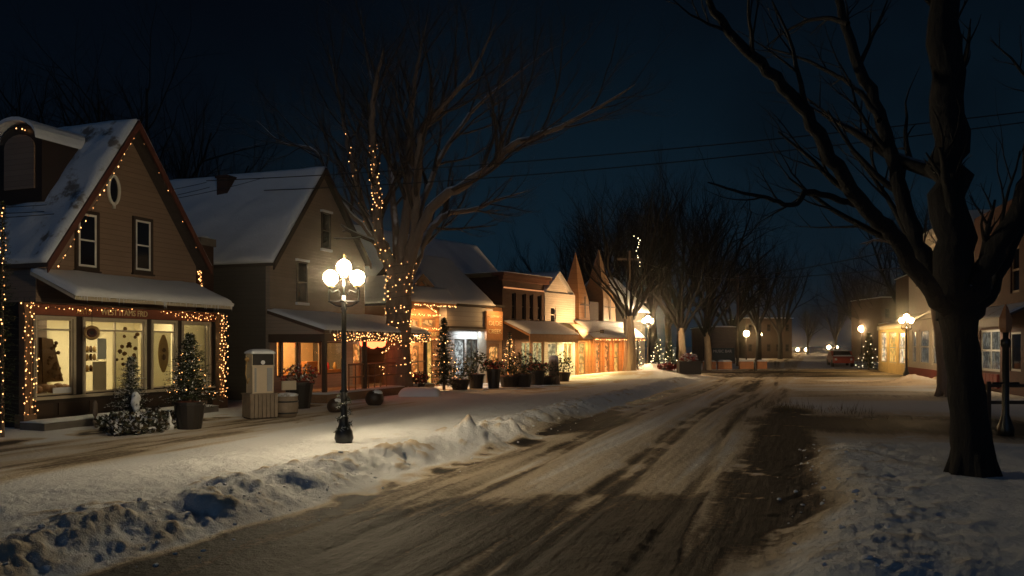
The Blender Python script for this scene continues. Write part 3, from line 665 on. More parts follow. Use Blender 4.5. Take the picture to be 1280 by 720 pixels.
# porch
pw = -2.3; zpA = F2.Z(345, 389, 0); zpB = F2.Z(445, 414, pw); sp0 = F2.S(342, 0)-.1; sp1 = F2.L+1.5; zdk = .28
print('porch', zpA, zpB, F2.S(408, pw), F2.S(482, pw))
spf = F2.S(408, pw)
a = MB(); a.slab((spf-.1, pw, zpB-.1), (sp1, pw, zpB-.1), (sp1, -.001, zpA-.1), (spf-.1, -.001, zpA-.1), (0, 0, .1)); pr = a.build('porch_roof', 'wood_dark', H2)
a = MB(); a.snow((spf-.12, pw-.03, zpB+.005), (sp1, pw-.03, zpB+.005), (sp1, -.02, zpA+.005), (spf-.12, -.02, zpA+.005), .13, 44, 16, .045, 21); a.icicles((spf, pw-.02, zpB), (sp1, pw-.02, zpB), 60, .2, 2); a.build('porch_snow', 'snow_clean', pr, True)
a = MB(); a.prism([(spf-.08, pw+.05, zpB-.12), (spf-.08, -.01, zpB-.12), (spf-.08, -.01, zpA-.12)], (.06, 0, 0)); a.build('porch_gable', 'siding_tan', H2)
a = MB(); a.box(spf-.05, sp1, pw+.04, pw+.18, zpB-.36, zpB-.105); a.box(spf-.05, spf+.08, pw+.181, -.02, zpB-.4, zpB-.125); a.build('beam', 'wood_dark', H2)
for xx in (spf, spf+2.6, sp1-.3):
    a = MB(); a.box(xx, xx+.13, pw+.05, pw+.18, zdk, zpB-.36); a.build('porch_post', 'wood_dark', H2)
a = MB(); a.box(spf-.3, sp1, pw-.2, -.002, -.1, zdk); dk_ = a.build('deck', 'wood', H2)
a = MB(); a.snow((spf-.3, pw-.2, zdk+.003), (sp1, pw-.2, zdk+.003), (sp1, pw+.7, zdk+.003), (spf-.3, pw+.7, zdk+.003), .05, 30, 6, .02, 23); a.build('deck_snow', 'snow', dk_, True)
a = MB()
for zz in (zdk+.95, zdk+.5): a.tube([(spf+1.6, pw+.12, zz), (sp1-.3, pw+.12, zz)], .03, 6)
for k in range(7): a.tube([(spf+1.6+k*.45, pw+.12, zdk), (spf+1.6+k*.45, pw+.12, zdk+.95)], .022, 5)
a.build('railing', 'wood', H2)
# chimney stands on the near slope
ch = MB(); ch.box(sa2-.9, sa2-.45, 3.6, 4.1, za2-1.6, za2-.15); ch.box(sa2-.95, sa2-.40, 3.55, 4.15, za2-.149, za2-.06); ch.build('chimney', 'brick_dark', H2)
# lanterns glowing red under the porch
for k in range(3):
    x, z = F2.hit(456+k*10, 415+[0, 2, 1][k], -1.9); o = empty('paper_lantern', F2.W(x, -1.9, z-.35), ['red glowing lantern hanging nearest the cafe door', 'red glowing lantern hanging in the middle of three under the porch', 'red glowing lantern hanging at the far end of the cafe porch'][k], 'lantern', 'red lanterns under the cafe porch')
    MB().lathe([(.05, -.22), (.17, -.15), (.21, 0), (.17, .15), (.05, .22)], 12).build('lantern_shade', 'bulb_red', o, True); MB().tube([(0, 0, .2), (0, 0, .5)], .01, 4).build('cord', 'cable', o)

# brick stack between the two
Fc = P(250, 432, 26.6); o = empty('brick_chimney', (Fc.x, Fc.y, 0), 'dark brick chimney strung with lights beside the brown gabled shop', 'chimney', None, F1.rz)
MB().box(-.3, .3, -.3, .3, 0, 5.2).build('stack', 'brick_dark', o); MB().box(-.36, .36, -.36, .36, 5.201, 5.45).build('cap', 'stone', o)
a = MB(); a.ball((0, 0, 5.45), .33, 12, 8, .35); a.build('snow_cap', 'snow', o, True)

# ------------------------------------------------------------------ the row of small shops
T2 = .7; D2 = 36.; X2 = 515.
def ln(px): return line_pts(D2, X2, T2, px)
def simple_shop(F, name, label, wallm, top_l, top_r, depth, holes=(), parapet=False, cat='shop', base=0):
    root = empty(name, F.base(), label, cat, None, F.rz); L = F.L; a = MB(); zt = min(top_l, top_r)
    a.wall(0, L, base, zt, 0, .2, holes); a.box(0, .2, .2, depth, base, zt); a.box(L-.2, L, .2, depth, base, zt); a.box(0, L, depth, depth+.2, base, zt)
    a.build('wall', wallm, root); return root
# A: orange lit shop
FA = Fac(ln(497), ln(549)); w1 = FA.rect(516, 432, 524, 480); w2 = FA.rect(532, 425, 541, 482); w3 = FA.rect(515, 398, 524, 409); w4 = FA.rect(527, 398, 545, 409)
for w in (w1, w2): pass
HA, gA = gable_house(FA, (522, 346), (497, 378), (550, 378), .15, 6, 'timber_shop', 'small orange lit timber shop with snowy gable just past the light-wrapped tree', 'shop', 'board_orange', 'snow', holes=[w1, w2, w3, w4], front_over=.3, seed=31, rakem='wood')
for r, m in ((w1, 'lit_amber'), (w2, 'lit_yellow'), (w3, 'lit_amber'), (w4, 'lit_amber')): window(HA, r, .03, m, 'wood', .07, (0, 1 if r is w1 else 0), name='window')
zq = FA.Z(530, 380, -.9); zq2 = FA.Z(530, 362, 0)
a = MB(); a.slab((-.1, -.9, zq), (FA.L+.15, -.9, zq), (FA.L+.15, -.31, zq2), (-.1, -.31, zq2), (0, 0, .08)); pa = a.build('pent_roof', 'wood_orange', HA)
a = MB(); a.snow((-.1, -.9, zq+.085), (FA.L+.15, -.9, zq+.085), (FA.L+.15, -.31, zq2+.085), (-.1, -.31, zq2+.085), .12, 20, 6, .03, 33); a.build('pent_snow', 'snow', pa, True)
MB().box(.1, FA.L-.05, -.08, -.001, FA.Z(530, 424), FA.Z(530, 411)).build('sign_board', 'wood_orange', HA)
text('PARTY STORE', .26, (FA.S(531, -.1), -.10, FA.Z(531, 418, -.1)), 0, 'lit_yellow', HA, .01, width=FA.S(546, -.1)-FA.S(515, -.1))
o = empty('globe_lamp', FA.W(FA.S(520, -.5), -.5, FA.Z(520, 423, -.5)), 'round glowing globe lamp over the orange timber shop window', 'lamp'); MB().ball((0, 0, 0), .15, 12, 8).build('globe', 'far_light', o, True); MB().tube([(0, 0, .14), (0, .3, .3), (0, .5, .3)], .015, 5).build('bracket', 'iron', o)

# B: low shop with the blue roof
FB = Fac(ln(550), ln(607)); zc0 = FB.Z(577, 407); zc1 = FB.Z(577, 383)
wb1 = FB.rect(568, 424, 581, 470); wb2 = FB.rect(583, 424, 597, 470)
HB = simple_shop(FB, 'low_shop', 'low grey shop with steep blue snow roof and cool white lit window', 'siding_grey', zc1, zc1, 5.2, [wb1, wb2])
window(HB, wb1, .03, 'lit_white', 'trim_dark', .06, (0, 0), name='window'); window(HB, wb2, .03, 'lit_dim', 'trim_dark', .06, (1, 0), name='window')
zr_ = zc1+FB.Z(570, 330, 2.6)-FB.Z(570, 383, 2.6)
print('B', zc0, zc1, zr_)
e0 = (-.2, -.5, zc1-.02); e1 = (FB.L+.1, -.5, zc1-.02); t0 = (-.2, 2.6, 6.35); t1 = (FB.L+.1, 2.6, 6.35)
a = MB(); a.slab(e0, e1, t1, t0, (0, 0, .1)); a.slab(t0, t1, (FB.L+.1, 5.8, zc1), (-.2, 5.8, zc1), (0, 0, .1))
for x in (0, FB.L-.2): a.prism([(x, 0, zc1), (x, 5.2, zc1), (x, 2.6, 6.3)], (.2, 0, 0))
rb_ = a.build('roof', 'shingle', HB)
up = lambda p, z=.105: (p[0], p[1], p[2]+z)
a = MB(); a.snow(up(e0), up(e1), up(t1), up(t0), .16, 30, 24, .05, 41); a.build('roof_snow', 'snow_clean', rb_, True)
a = MB(); a.box(-.05, FB.L+.02, -.45, -.002, zc0-.05, zc1-.06); a.build('sign_panel', 'siding_grey', HB)
a = MB(); a.box(0, FB.L, -.55, -.46, zc0-.16, zc0-.051); a.build('canopy_edge', 'trim_dark', HB)
MB().box(FB.S(598, -.05), FB.L, -.05, -.002, .0, zc0-.17).build('pilaster', 'paint_white', HB)
area('ceiling_lamp', (FB.L*.6, -.3, zc0-.25), 2.0, .3, 10, (.85, .95, 1), parent=HB)

# C: brick two-storey
FC = Fac(ln(628), ln(680)); zt = FC.Z(628, 345); holes = []
for (bx, cx) in ((640, 645), (652.5, 657.5), (662, 666.5), (672, 677)): holes.append(FC.rect(bx, 366+(bx-640)*.1, cx, 399))
hz0 = min(h[2] for h in holes); hz1 = max(h[3] for h in holes); holes = [(h[0], h[1], hz0, hz1) for h in holes]
cw = [(FC.S(634), FC.S(643), FC.Z(638, 470), FC.Z(638, 424)), (FC.S(652), FC.S(664), FC.Z(658, 462), FC.Z(658, 427)), (FC.S(666), FC.S(679), FC.Z(672, 462), FC.Z(672, 427))]
HC = simple_shop(FC, 'brick_shop', 'dark two-storey brick shop with flat cornice and four narrow upstairs windows', 'brick_dark', zt, zt, 6.5, holes+cw)
for r in holes: window(HC, r, .08, 'window_dark', 'trim_dark', .05, (0, 1))
window(HC, cw[0], .05, 'lit_amber', 'wood', .06, (0, 1)); window(HC, cw[1], .05, 'lit_green', 'wood', .06, (1, 0)); window(HC, cw[2], .05, 'lit_green', 'wood', .06, (1, 0))
a = MB(); a.box(-.5, FC.L+.15, -.45, .35, zt+.002, zt+.16); a.box(-.35, FC.L+.1, -.3, -.002, zt-.22, zt-.001); a.build('cornice', 'siding_rust', HC)
a = MB(); a.snow((-.5, -.46, zt+.163), (FC.L+.15, -.46, zt+.163), (FC.L+.15, 6.6, zt+.163), (-.5, 6.6, zt+.163), .09, 16, 16, .02, 51); a.build('roof_snow', 'snow_clean', HC, True)
MB().box(.1, FC.L-.02, -.05, -.002, zt-.62, zt-.55).build('glowing_course', 'rim_glow', HC)  # emissive band imitates a lamplit reddish rim; no lamp there
zo = FC.Z(640, 404, 0); zi = FC.Z(668, 420, -1.6); sC0 = .1; sC1 = FC.L+1.0
a = MB(); a.slab((sC0, -1.6, zi), (sC1, -1.6, zi), (sC1, -.001, zo), (sC0, -.001, zo), (0, 0, .09)); a.box(sC0, sC1, -1.66, -1.601, zi-.3, zi+.1)
an_ = a.build('awning', 'wood_orange', HC); a = MB(); a.snow((sC0, -1.66, zi+.105), (sC1, -1.66, zi+.105), (sC1, -.02, zo+.095), (sC0, -.02, zo+.095), .15, 24, 10, .04, 53); a.build('awning_snow', 'snow_clean', an_, True)
area('ceiling_lamp', (FC.L*.55, -.7, zi-.15), 2.5, .5, 26, (1, .62, .25), parent=HC)
# entrance bay between B and C
FE = Fac(ln(607.5), ln(627.5)); zE = FE.Z(618, 384); dE = (FE.S(611), FE.S(624), .05, FE.Z(618, 430))
HE = simple_shop(FE, 'entrance_bay', 'narrow orange entrance bay squeezed between the grey shop and the brick shop', 'board_orange', zE, zE, 3, [dE])
a = MB(); a.box(dE[0], dE[1], .06, .11, .05, dE[3]); d_ = a.build('door', 'wood_orange', HE); MB().box(dE[0]+.1, dE[1]-.1, .05, .059, dE[3]-1.0, dE[3]-.15).build('pane', 'lit_amber', d_)
MB().box(-.05, FE.L+.02, -.2, 3.3, zE+.002, zE+.12).build('roof', 'trim_dark', HE)
sg = empty('shop_sign', FE.W(0, -.62, 0), 'tall orange OLDE CREEK sign board above the narrow entrance door', 'sign', None, FE.rz)
rs = FE.rect(609, 389, 629, 425, -.65); MB().box(rs[0], rs[1], 0, .12, rs[2], rs[3]).build('board', 'wood_orange', sg)
cx = (rs[0]+rs[1])/2
text('MERCHANTS', .15, (cx, -.012, rs[3]-.28), 0, 'gold_letter', sg, .01, width=(rs[1]-rs[0])*.8)
text('OLDE', .34, (cx, -.012, rs[2]+.82), 0, 'gold_letter', sg, .01, width=(rs[1]-rs[0])*.82); text('CREEK', .32, (cx, -.012, rs[2]+.42), 0, 'gold_letter', sg, .01, width=(rs[1]-rs[0])*.82)
area('sign_lamp', (cx, -.7, rs[3]+.1), .7, .1, 8, (1, .55, .2), (math.radians(35), 0, 0), parent=sg)

# big hall behind the row
pA = ln(585); pB = ln(716); FH = Fac(pA, pB); HH = empty('long_hall', FH.base(), 'long hall with pale blue snow roof rising behind the brick shop', 'hall', None, FH.rz)
zh0 = FH.Z(600, 372, 7); zh1 = FH.Z(655, 319, 10.5)
FHW = 7
a = MB(); a.wall(-2, FH.L+4, 0, zh0, FHW, FHW+.2, ()); a.box(-2, -1.8, FHW+.2, 14, 0, zh0); a.box(FH.L+3.8, FH.L+4, FHW+.2, 14, 0, zh0)
for x in (-2, FH.L+3.8): a.prism([(x, FHW, zh0), (x, 14, zh0), (x, 10.5, zh1-.1)], (.2, 0, 0))
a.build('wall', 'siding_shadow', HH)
e0 = (-2.2, FHW-.4, zh0-.1); e1 = (FH.L+4.2, FHW-.4, zh0-.1); t0 = (-2.2, 10.5, zh1); t1 = (FH.L+4.2, 10.5, zh1)
a = MB(); a.slab(e0, e1, t1, t0, (0, 0, .1)); a.slab(t0, t1, (FH.L+4.2, 14.4, zh0-.1), (-2.2, 14.4, zh0-.1), (0, 0, .1)); rh = a.build('roof', 'shingle', HH)
a = MB(); a.snow(up(e0), up(e1), up(t1), up(t0), .14, 50, 24, .04, 61); a.build('roof_snow', 'snow_clean', rh, True)

# D: white shop
FD = Fac(ln(681), ln(719)); zD = FD.Z(700, 367); wD = FD.rect(688.5, 384, 694.5, 403); wd2 = (FD.S(685), FD.S(696), .1, FD.Z(690, 428)); wd3 = (FD.S(705), FD.S(716), .8, FD.Z(710, 428))
HD = simple_shop(FD, 'white_shop', 'small white clapboard shop between the brick shop and the twin spires', 'siding_white', zD, zD, 5, [wD, wd2, wd3])
window(HD, wD, .04, 'window_dark', 'trim_white', .05, (0, 1)); window(HD, wd2, .04, 'lit_cream', 'trim_white', .07, (0, 1)); window(HD, wd3, .04, 'lit_yellow', 'trim_white', .06, (1, 0))
a = MB(); sm = FD.L*.42; a.prism([(0, .1, zD+.001), (sm*2, .1, zD+.001), (sm, .1, zD+1.15)], (0, 4.6, 0)); gb = a.build('gable', 'siding_white', HD)
a = MB(); a.snow((-.15, -.15, zD), (-.15, 5, zD), (sm, 5, zD+1.25), (sm, -.15, zD+1.25), .08, 14, 8, .03, 71); a.snow((sm*2+.15, 5, zD), (sm*2+.15, -.15, zD), (sm, -.15, zD+1.25), (sm, 5, zD+1.25), .08, 14, 8, .03, 72)
a.build('roof_snow', 'snow_clean', HD, True)

# E: shop with twin spires
FS = Fac(ln(720), ln(783)); zS = FS.Z(750, 404); hs = [(FS.S(a0), FS.S(a1), .15, FS.Z((a0+a1)/2, 428)) for a0, a1 in ((723, 732), (745, 751), (756, 762), (768, 774))]
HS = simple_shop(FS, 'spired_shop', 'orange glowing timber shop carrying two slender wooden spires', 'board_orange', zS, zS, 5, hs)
for i, r in enumerate(hs): window(HS, r, .05, ['lit_yellow', 'lit_amber', 'lit_amber', 'lit_yellow'][i], 'wood', .07, (0, 1 if i else 2))
a = MB()
for i in range(14):
    x = .15+i*(FS.L-.3)/14
    if any(h[0]-.12 < x < h[1]+.02 for h in hs): continue
    a.box(x, x+.1, -.07, -.002, 0, zS-.1)
a.build('batten', 'wood_orange', HS)
def spire(px0, px1, pyt, pyb, m, w, lab):
    s0_, s1_ = FS.S(px0, w), FS.S(px1, w); zb0 = zS-.1; zt0 = FS.Z((px0+px1)/2, pyt, w); cx = (s0_+s1_)/2; hw = (s1_-s0_)/2
    a = MB(); hw *= .62; zt_, z1_ = zt0, zb0+ (zt0-zb0)*.34
    v = [(cx-hw, w, zb0), (cx+hw, w, zb0), (cx+hw, w+hw*2, zb0), (cx-hw, w+hw*2, zb0)]; v2 = [(cx-hw*.88, w+hw*.12, z1_), (cx+hw*.88, w+hw*.12, z1_), (cx+hw*.88, w+hw*1.88, z1_), (cx-hw*.88, w+hw*1.88, z1_)]
    a.add(v+v2+[(cx, w+hw, zt_)], [(0,1,5,4),(1,2,6,5),(2,3,7,6),(3,0,4,7),(4,5,8),(5,6,8),(6,7,8),(7,4,8),(3,2,1,0)])
    o = a.build('spire', m, HS); b = MB(); b.box(cx-.05, cx+.05, w-.03, w-.001, zb0+.4, zb0+1.7); b.box(cx-hw*.85, cx+hw*.85, w-.02, w-.001, zb0+1.15, zb0+1.22)
    b.build('batten', 'wood_dark', o); tag(o, lab, None); return o
spire(720, 742, 314, 402, 'board_orange', .1, 'shorter orange spire'); spire(750, 775, 310, 402, 'wood', .3, 'taller brown spire')
MB().box(FS.S(737, .3), FS.S(748, .3), .3, .9, zS, zS+1.35).build('chimney', 'brick_dark', HS)
zo = FS.Z(760, 404, 0); zi = FS.Z(762, 424, -1.3); sE0 = FS.S(741, -1.3); sE1 = FS.L+.15
a = MB(); a.slab((sE0, -1.3, zi), (sE1, -1.3, zi), (sE1, -.001, zo), (sE0, -.001, zo), (0, 0, .09)); an_ = a.build('awning', 'wood_orange', HS)
a = MB(); a.snow((sE0, -1.33, zi+.095), (sE1, -1.33, zi+.095), (sE1, -.02, zo+.095), (sE0, -.02, zo+.095), .09, 20, 8, .03, 81); a.build('awning_snow', 'snow', an_, True)
# curved canvas awning over the white shop
co_ = FD; z0_ = co_.Z(705, 405, 0); z1_ = co_.Z(735, 424, -1.4); a = MB(); sa_, sb_ = co_.S(703, 0), co_.S(741, -1.4); pr_ = None
prof = [(-.02, z0_), (-.5, z0_-.05), (-1.0, z0_-(z0_-z1_)*.45), (-1.4, z1_)]
for (y0_, q0), (y1_, q1) in zip(prof, prof[1:]): a.slab((sa_, y1_, q1), (sb_, y1_, q1), (sb_, y0_, q0), (sa_, y0_, q0), (0, 0, .05))
a.build('awning', 'canvas', HD)
area('ceiling_lamp', (FD.L*.75, -.7, z1_-.1), 1.6, .6, 32, (1, .72, .28), parent=HD)
area('ceiling_lamp', (FS.L*.62, -.8, zi-.05), 3.6, .4, 45, (1, .45, .14), parent=HS)
area('ceiling_lamp', (FS.L*.15, -.6, zi-.05), .8, .3, 22, (1, .6, .2), parent=HS)
# uplight that makes the spires glow: floodlight on the white shop roof
fl = empty('floodlight', FS.W(-.8, -2.2, zS-.6), 'small floodlight bracketed over the street aimed at the twin spires', 'floodlight', None, FS.rz)
MB().box(-.1, .1, -.08, .08, -.1, .1).build('housing', 'iron', fl); MB().tube([(0, .08, 0), (0, 2.2, -.1)], .02, 5).build('bracket', 'iron', fl)
l = area('flood_lamp', (0.0, .3, .25), .2, .2, 60, (1, .52, .2), (math.radians(150), math.radians(-28), 0), parent=fl)

# F: further roof
FF = Fac(ln(786), ln(806)); HF = empty('far_cottage', FF.base(), 'far cottage with blue snow roof beyond the twin spires', 'cottage', None, FF.rz); zF0 = FF.Z(780, 388); zF1 = FF.Z(790, 352, 2.5)
a = MB(); a.wall(0, FF.L, 0, zF0, 0, .2, ()); a.box(0, .2, .2, 5, 0, zF0); a.box(FF.L-.2, FF.L, .2, 5, 0, zF0); 
for x in (0, FF.L-.2): a.prism([(x, 0, zF0), (x, 5, zF0), (x, 2.5, zF1)], (.2, 0, 0))
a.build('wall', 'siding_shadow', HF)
a = MB(); a.snow((-.2, -.3, zF0-.1), (FF.L+.2, -.3, zF0-.1), (FF.L+.2, 2.5, zF1+.05), (-.2, 2.5, zF1+.05), .15, 20, 14, .04, 91); a.snow((FF.L+.2, 5.3, zF0-.1), (-.2, 5.3, zF0-.1), (-.2, 2.5, zF1+.05), (FF.L+.2, 2.5, zF1+.05), .15, 20, 14, .04, 92); a.build('roof_snow', 'snow_clean', HF, True)

# ------------------------------------------------------------------ right side of the street
def lr(px): return line_pts(60, 1098, .28, px)
FY = Fac(lr(1098), lr(1135)); zY = FY.Z(1116, 403); hy = [(FY.S(a0), FY.S(a1), .7, FY.Z((a0+a1)/2, 415)) for a0, a1 in ((1101, 1108), (1111, 1120), (1123, 1131))]
HYo = simple_shop(FY, 'corner_shop', 'yellow lit corner shop with brown upper storey across the street', 'stucco_yellow', zY, zY, 8, hy)
for i, r in enumerate(hy): window(HYo, r, .05, ['lit_far', 'lit_yellow', 'lit_far'][i], 'paint_white', .09, (0, 1))
zY2 = FY.Z(1110, 354, 1.2); MB().box(.0, FY.L-.002, 1.2, 8, zY+.002, zY2).build('upper_storey', 'stucco_brown', HYo)
a = MB(); a.snow((-.1, .0, zY+.003), (FY.L-.01, .0, zY+.003), (FY.L-.01, 1.19, zY+.003), (-.1, 1.19, zY+.003), .1, 16, 5, .03, 101); a.snow((-.1, 1.1, zY2+.003), (FY.L-.01, 1.1, zY2+.003), (FY.L-.01, 8, zY2+.003), (-.1, 8, zY2+.003), .08, 16, 8, .03, 102); a.build('roof_snow', 'snow_clean', HYo, True)
MB().box(-.05, FY.L-.01, -.08, -.002, FY.Z(1116, 411), FY.Z(1116, 405)).build('cornice', 'paint_white', HYo)
area('ceiling_lamp', (FY.L*.5, -.9, zY-.1), FY.L*.8, .3, 75, (1, .60, .2), parent=HYo)

FWh = Fac(lr(1136), lr(1217)); zW = FWh.Z(1160, 295); hw = [(FWh.S(a0), FWh.S(a1), FWh.Z(1165, 456), FWh.Z(1165, 411)) for a0, a1 in ((1140, 1145), (1149, 1161), (1165, 1176), (1186, 1200), (1203, 1214))]
hu = [(FWh.S(a0), FWh.S(a1), FWh.Z(1165, 352), FWh.Z(1165, 315)) for a0, a1 in ((1144, 1149), (1172, 1179), (1190, 1198))]
HW = simple_shop(FWh, 'white_storefront', 'white two-storey storefront behind the right street lamp and dark tree', 'paint_white', zW, zW, 9, hw+hu)
for r in hw: window(HW, r, .05, 'lit_dim', 'paint_white', .09, (0, 1))
for r in hu: window(HW, r, .05, 'window_dark', 'trim_dark', .09, (0, 1))
a = MB(); a.box(-.1, FWh.L, -.45, -.002, zW-.35, zW); a.box(-.05, FWh.L, -.25, -.002, zW-.75, zW-.352)
zz = FWh.Z(1160, 392); a.box(0, FWh.L, -.3, -.002, zz-.3, zz+.15); a.build('cornice', 'paint_white', HW)
a = MB(); a.box(.1, FWh.L, -.14, -.002, .05, FWh.Z(1165, 462)); a.build('stall_riser', 'red_dark', HW)
a = MB(); a.slab((.1, -1.3, zz-.5), (FWh.L*.5, -1.3, zz-.5), (FWh.L*.5, -.31, zz+.0), (.1, -.31, zz+.0), (0, 0, .07)); a.build('awning', 'paint_white', HW)
FBr = Fac(lr(1218), lr(1300)); zB2 = FBr.Z(1240, 262)
hb = [(FBr.S(1263), FBr.S(1274), FBr.Z(1268, 366), FBr.Z(1268, 308)), (FBr.S(1236), FBr.S(1246), FBr.Z(1241, 366), FBr.Z(1241, 312)), (FBr.S(1225), FBr.S(1250), FBr.Z(1238, 464), FBr.Z(1238, 412)), (FBr.S(1262), FBr.S(1276), FBr.Z(1268, 464), FBr.Z(1268, 415))]
HBr = simple_shop(FBr, 'brick_building', 'red brick two-storey building at the right edge with a dark snowy awning', 'brick_red', zB2, zB2, 10, hb)
window(HBr, hb[0], .06, 'window_dark', 'wood', .1, (0, 1)); window(HBr, hb[1], .06, 'window_dark', 'wood', .1, (0, 1)); window(HBr, hb[2], .05, 'lit_dim', 'paint_white', .1, (1, 1)); window(HBr, hb[3], .05, 'window_dark', 'paint_white', .08)
a = MB()
for k in range(6): 
    x = FBr.S(1222)+k*.52; a.box(x, x+.45, -.1, -.002, .15, FBr.Z(1238, 467))
a.build('riser_panel', 'red_dark', HBr)
zz = FBr.Z(1240, 386); z2 = FBr.Z(1240, 400, -1.2); a = MB(); a.slab((.1, -1.2, z2), (FBr.L, -1.2, z2), (FBr.L, -.001, zz), (.1, -.001, zz), (0, 0, .06)); a.box(.1, FBr.L, -1.25, -1.201, z2-.25, z2+.07); an_ = a.build('awning', 'trim_dark', HBr)
a = MB(); a.snow((.1, -1.22, z2+.07), (FBr.L, -1.22, z2+.07), (FBr.L, -.03, zz+.065), (.1, -.03, zz+.065), .06, 20, 8, .03, 111); a.build('awning_snow', 'snow_shingle', an_, True)
area('ceiling_lamp', (3.4, -.5, z2-.2), 3, .2, 10, (1, .85, .6), parent=HBr)

# ------------------------------------------------------------------ street lamps
def street_lamp(pos, label, globe, group='globe street lamps', wreath=False, strength=1):
    x, y = pos[0], pos[1]; o = empty('street_lamp', (x, y, gz(x, y)-.02), label, 'street lamp', group)
    a = MB(); a.lathe([(.13, -.1), (.145, .04), (.17, .10), (.15, .22), (.10, .32), (.075, .42), (.085, .45), (.06, .50), (.055, .9), (.075, .93), (.05, .97), (.042, 2.35), (.06, 2.38), (.045, 2.42), (.04, 2.62)], 14)
    a.build('post', 'iron', o, True)
    a = MB(); a.box(-.27, .27, -.03, .03, 2.50, 2.53); a.box(-.03, .03, -.27, .27, 2.50, 2.53)
    for sx in (-1, 1):
        a.tube([(sx*.26, 0, 2.53), (sx*.27, 0, 2.70), (sx*.25, 0, 2.78)], .014, 6); a.tube([(0, 0, 2.42), (sx*.14, 0, 2.44), (sx*.24, 0, 2.5)], .014, 6)
        a.tube([(sx*.05, 0, 2.62), (sx*.10, 0, 2.72), (sx*.2, 0, 2.68), (sx*.25, 0, 2.76)], .012, 6)
    a.tube([(0, 0, 2.6), (0, 0, 2.93)], .022, 8); a.build('bracket', 'iron', o, True)
    for gx, gz_, sq in ((-.235, 2.91, 1), (.235, 2.91, 1), (0, 3.09, 1.05)):
        b = MB(); b.lathe([(.05, -.18), (.07, -.15), (.06, -.13)], 12); c = b.build('globe_holder', 'brass', o, True, (gx, 0, gz_+.03)); MB().ball((0, 0, 0), .128, 16, 10, sq).build('globe', globe, c, True)
    MB().lathe([(.03, 0), (.035, .03), (.012, .07), (.02, .10), (.001, .14)], 10, (0, 0, 3.235)).build('finial', 'brass', o, True)
    return o
pl1 = GP(430, 14.15); SL1 = street_lamp(pl1, 'tall black street lamp with three glowing globes standing in the near snowbank', 'globe')
pl2 = GP(810, 52.5); street_lamp(pl2, 'glowing globe lamp on the snow heap beyond the twin spires', 'globe_far')
pl3 = GP(1133, 41.2); street_lamp(pl3, 'glowing globe lamp before the yellow corner shop across the street', 'globe_mid')
# garland at the foot of the first lamp
g0 = pl1+Vector((0, 0, gz(pl1.x, pl1.y)+.1)); a = MB(); rg = random.Random(3)
for k in range(420):
    h = rg.random(); an = h*22+rg.uniform(-.5, .5); rad = .09+.05*(1-h); p = Vector((math.cos(an)*rad, math.sin(an)*rad, h*.75)); d = Vector((rg.uniform(-1, 1), rg.uniform(-1, 1), rg.uniform(-1, 1))).normalized()*.07; e = Vector((rg.uniform(-1, 1), rg.uniform(-1, 1), rg.uniform(-1, 1))).normalized()*.012
    a.add([p-e, p+e, p+d], [(0, 1, 2)])
o = a.build('garland', 'needles_snow', None); o.location = g0; tag(o, 'dark green garland wound round the foot of the near street lamp', 'garland')
# distant lamps
def far_lamp(px, py, d, label):
    x = (px-640)/1000*d; z = EYE+(HY-py)/1000*d; o = empty('street_lamp', (x, d, 0), label, 'street lamp', 'distant street lamps')
    MB().lathe([(.12, -.05), (.10, .3), (.05, .5), (.04, z-.3)], 8).build('post', 'iron', o, True); MB().ball((0, 0, z), .36, 12, 8).build('globe', 'far_light', o, True)
for px, py, d, lb in ((933, 417, 100, 'tallest of the distant lamps, just right of the dark building'), (949, 418, 112, 'distant lamp beside the dark bollard'), (961, 427, 128, 'brightest distant lamp above the snowbank'), (984, 429, 150, 'last distant lamp before the dark gap in the trees'),
                      (997, 437, 190, 'first tiny lamp in the dark gap'), (1008, 437, 190, 'second tiny lamp in the dark gap'), (1036, 434, 160, 'left one of the twin tiny lamps above the red car'), (1045, 434, 160, 'right one of the twin tiny lamps above the red car'), (1077, 411, 95, 'small high lamp above the light-dotted evergreen')):
    far_lamp(px, py, d, lb)
# unlit lantern at right
pL = GP(1257, 16.8); o = empty('lantern_post', (pL.x, pL.y, gz(pL.x, pL.y)-.05), 'unlit black post with wooden lantern top right of the big dark tree', 'lantern post')
MB().lathe([(.15, 0), (.16, .2), (.10, .4), (.07, .5), (.065, 1.9), (.10, 1.95), (.10, 2.05), (.05, 2.1), (.06, 2.22)], 12).build('post', 'iron', o, True)
a = MB(); a.lathe([(.11, 2.22), (.14, 2.32), (.14, 2.5), (.09, 2.62), (.05, 2.74), (.005, 2.82)], 6); a.build('lantern', 'lantern_wood', o)
MB().tube([(-.28, 0, 1.15), (.28, 0, 1.15)], .025, 6).build('crossbar', 'iron', o)
fe = empty('rail_fence', (GP(1232, 19).x, 19, 0), 'low dark two-rail fence behind the lantern post', 'fence')
a = MB()
for zz in (.55, .95): a.box(0, 5, -.03, .03, zz-.04, zz+.04)
a.build('rail', 'wood_dark', fe)
for k in range(5): MB().box(k*1.2, k*1.2+.09, -.075, -.031, -.1, 1.05).build('post', 'wood_dark', fe)

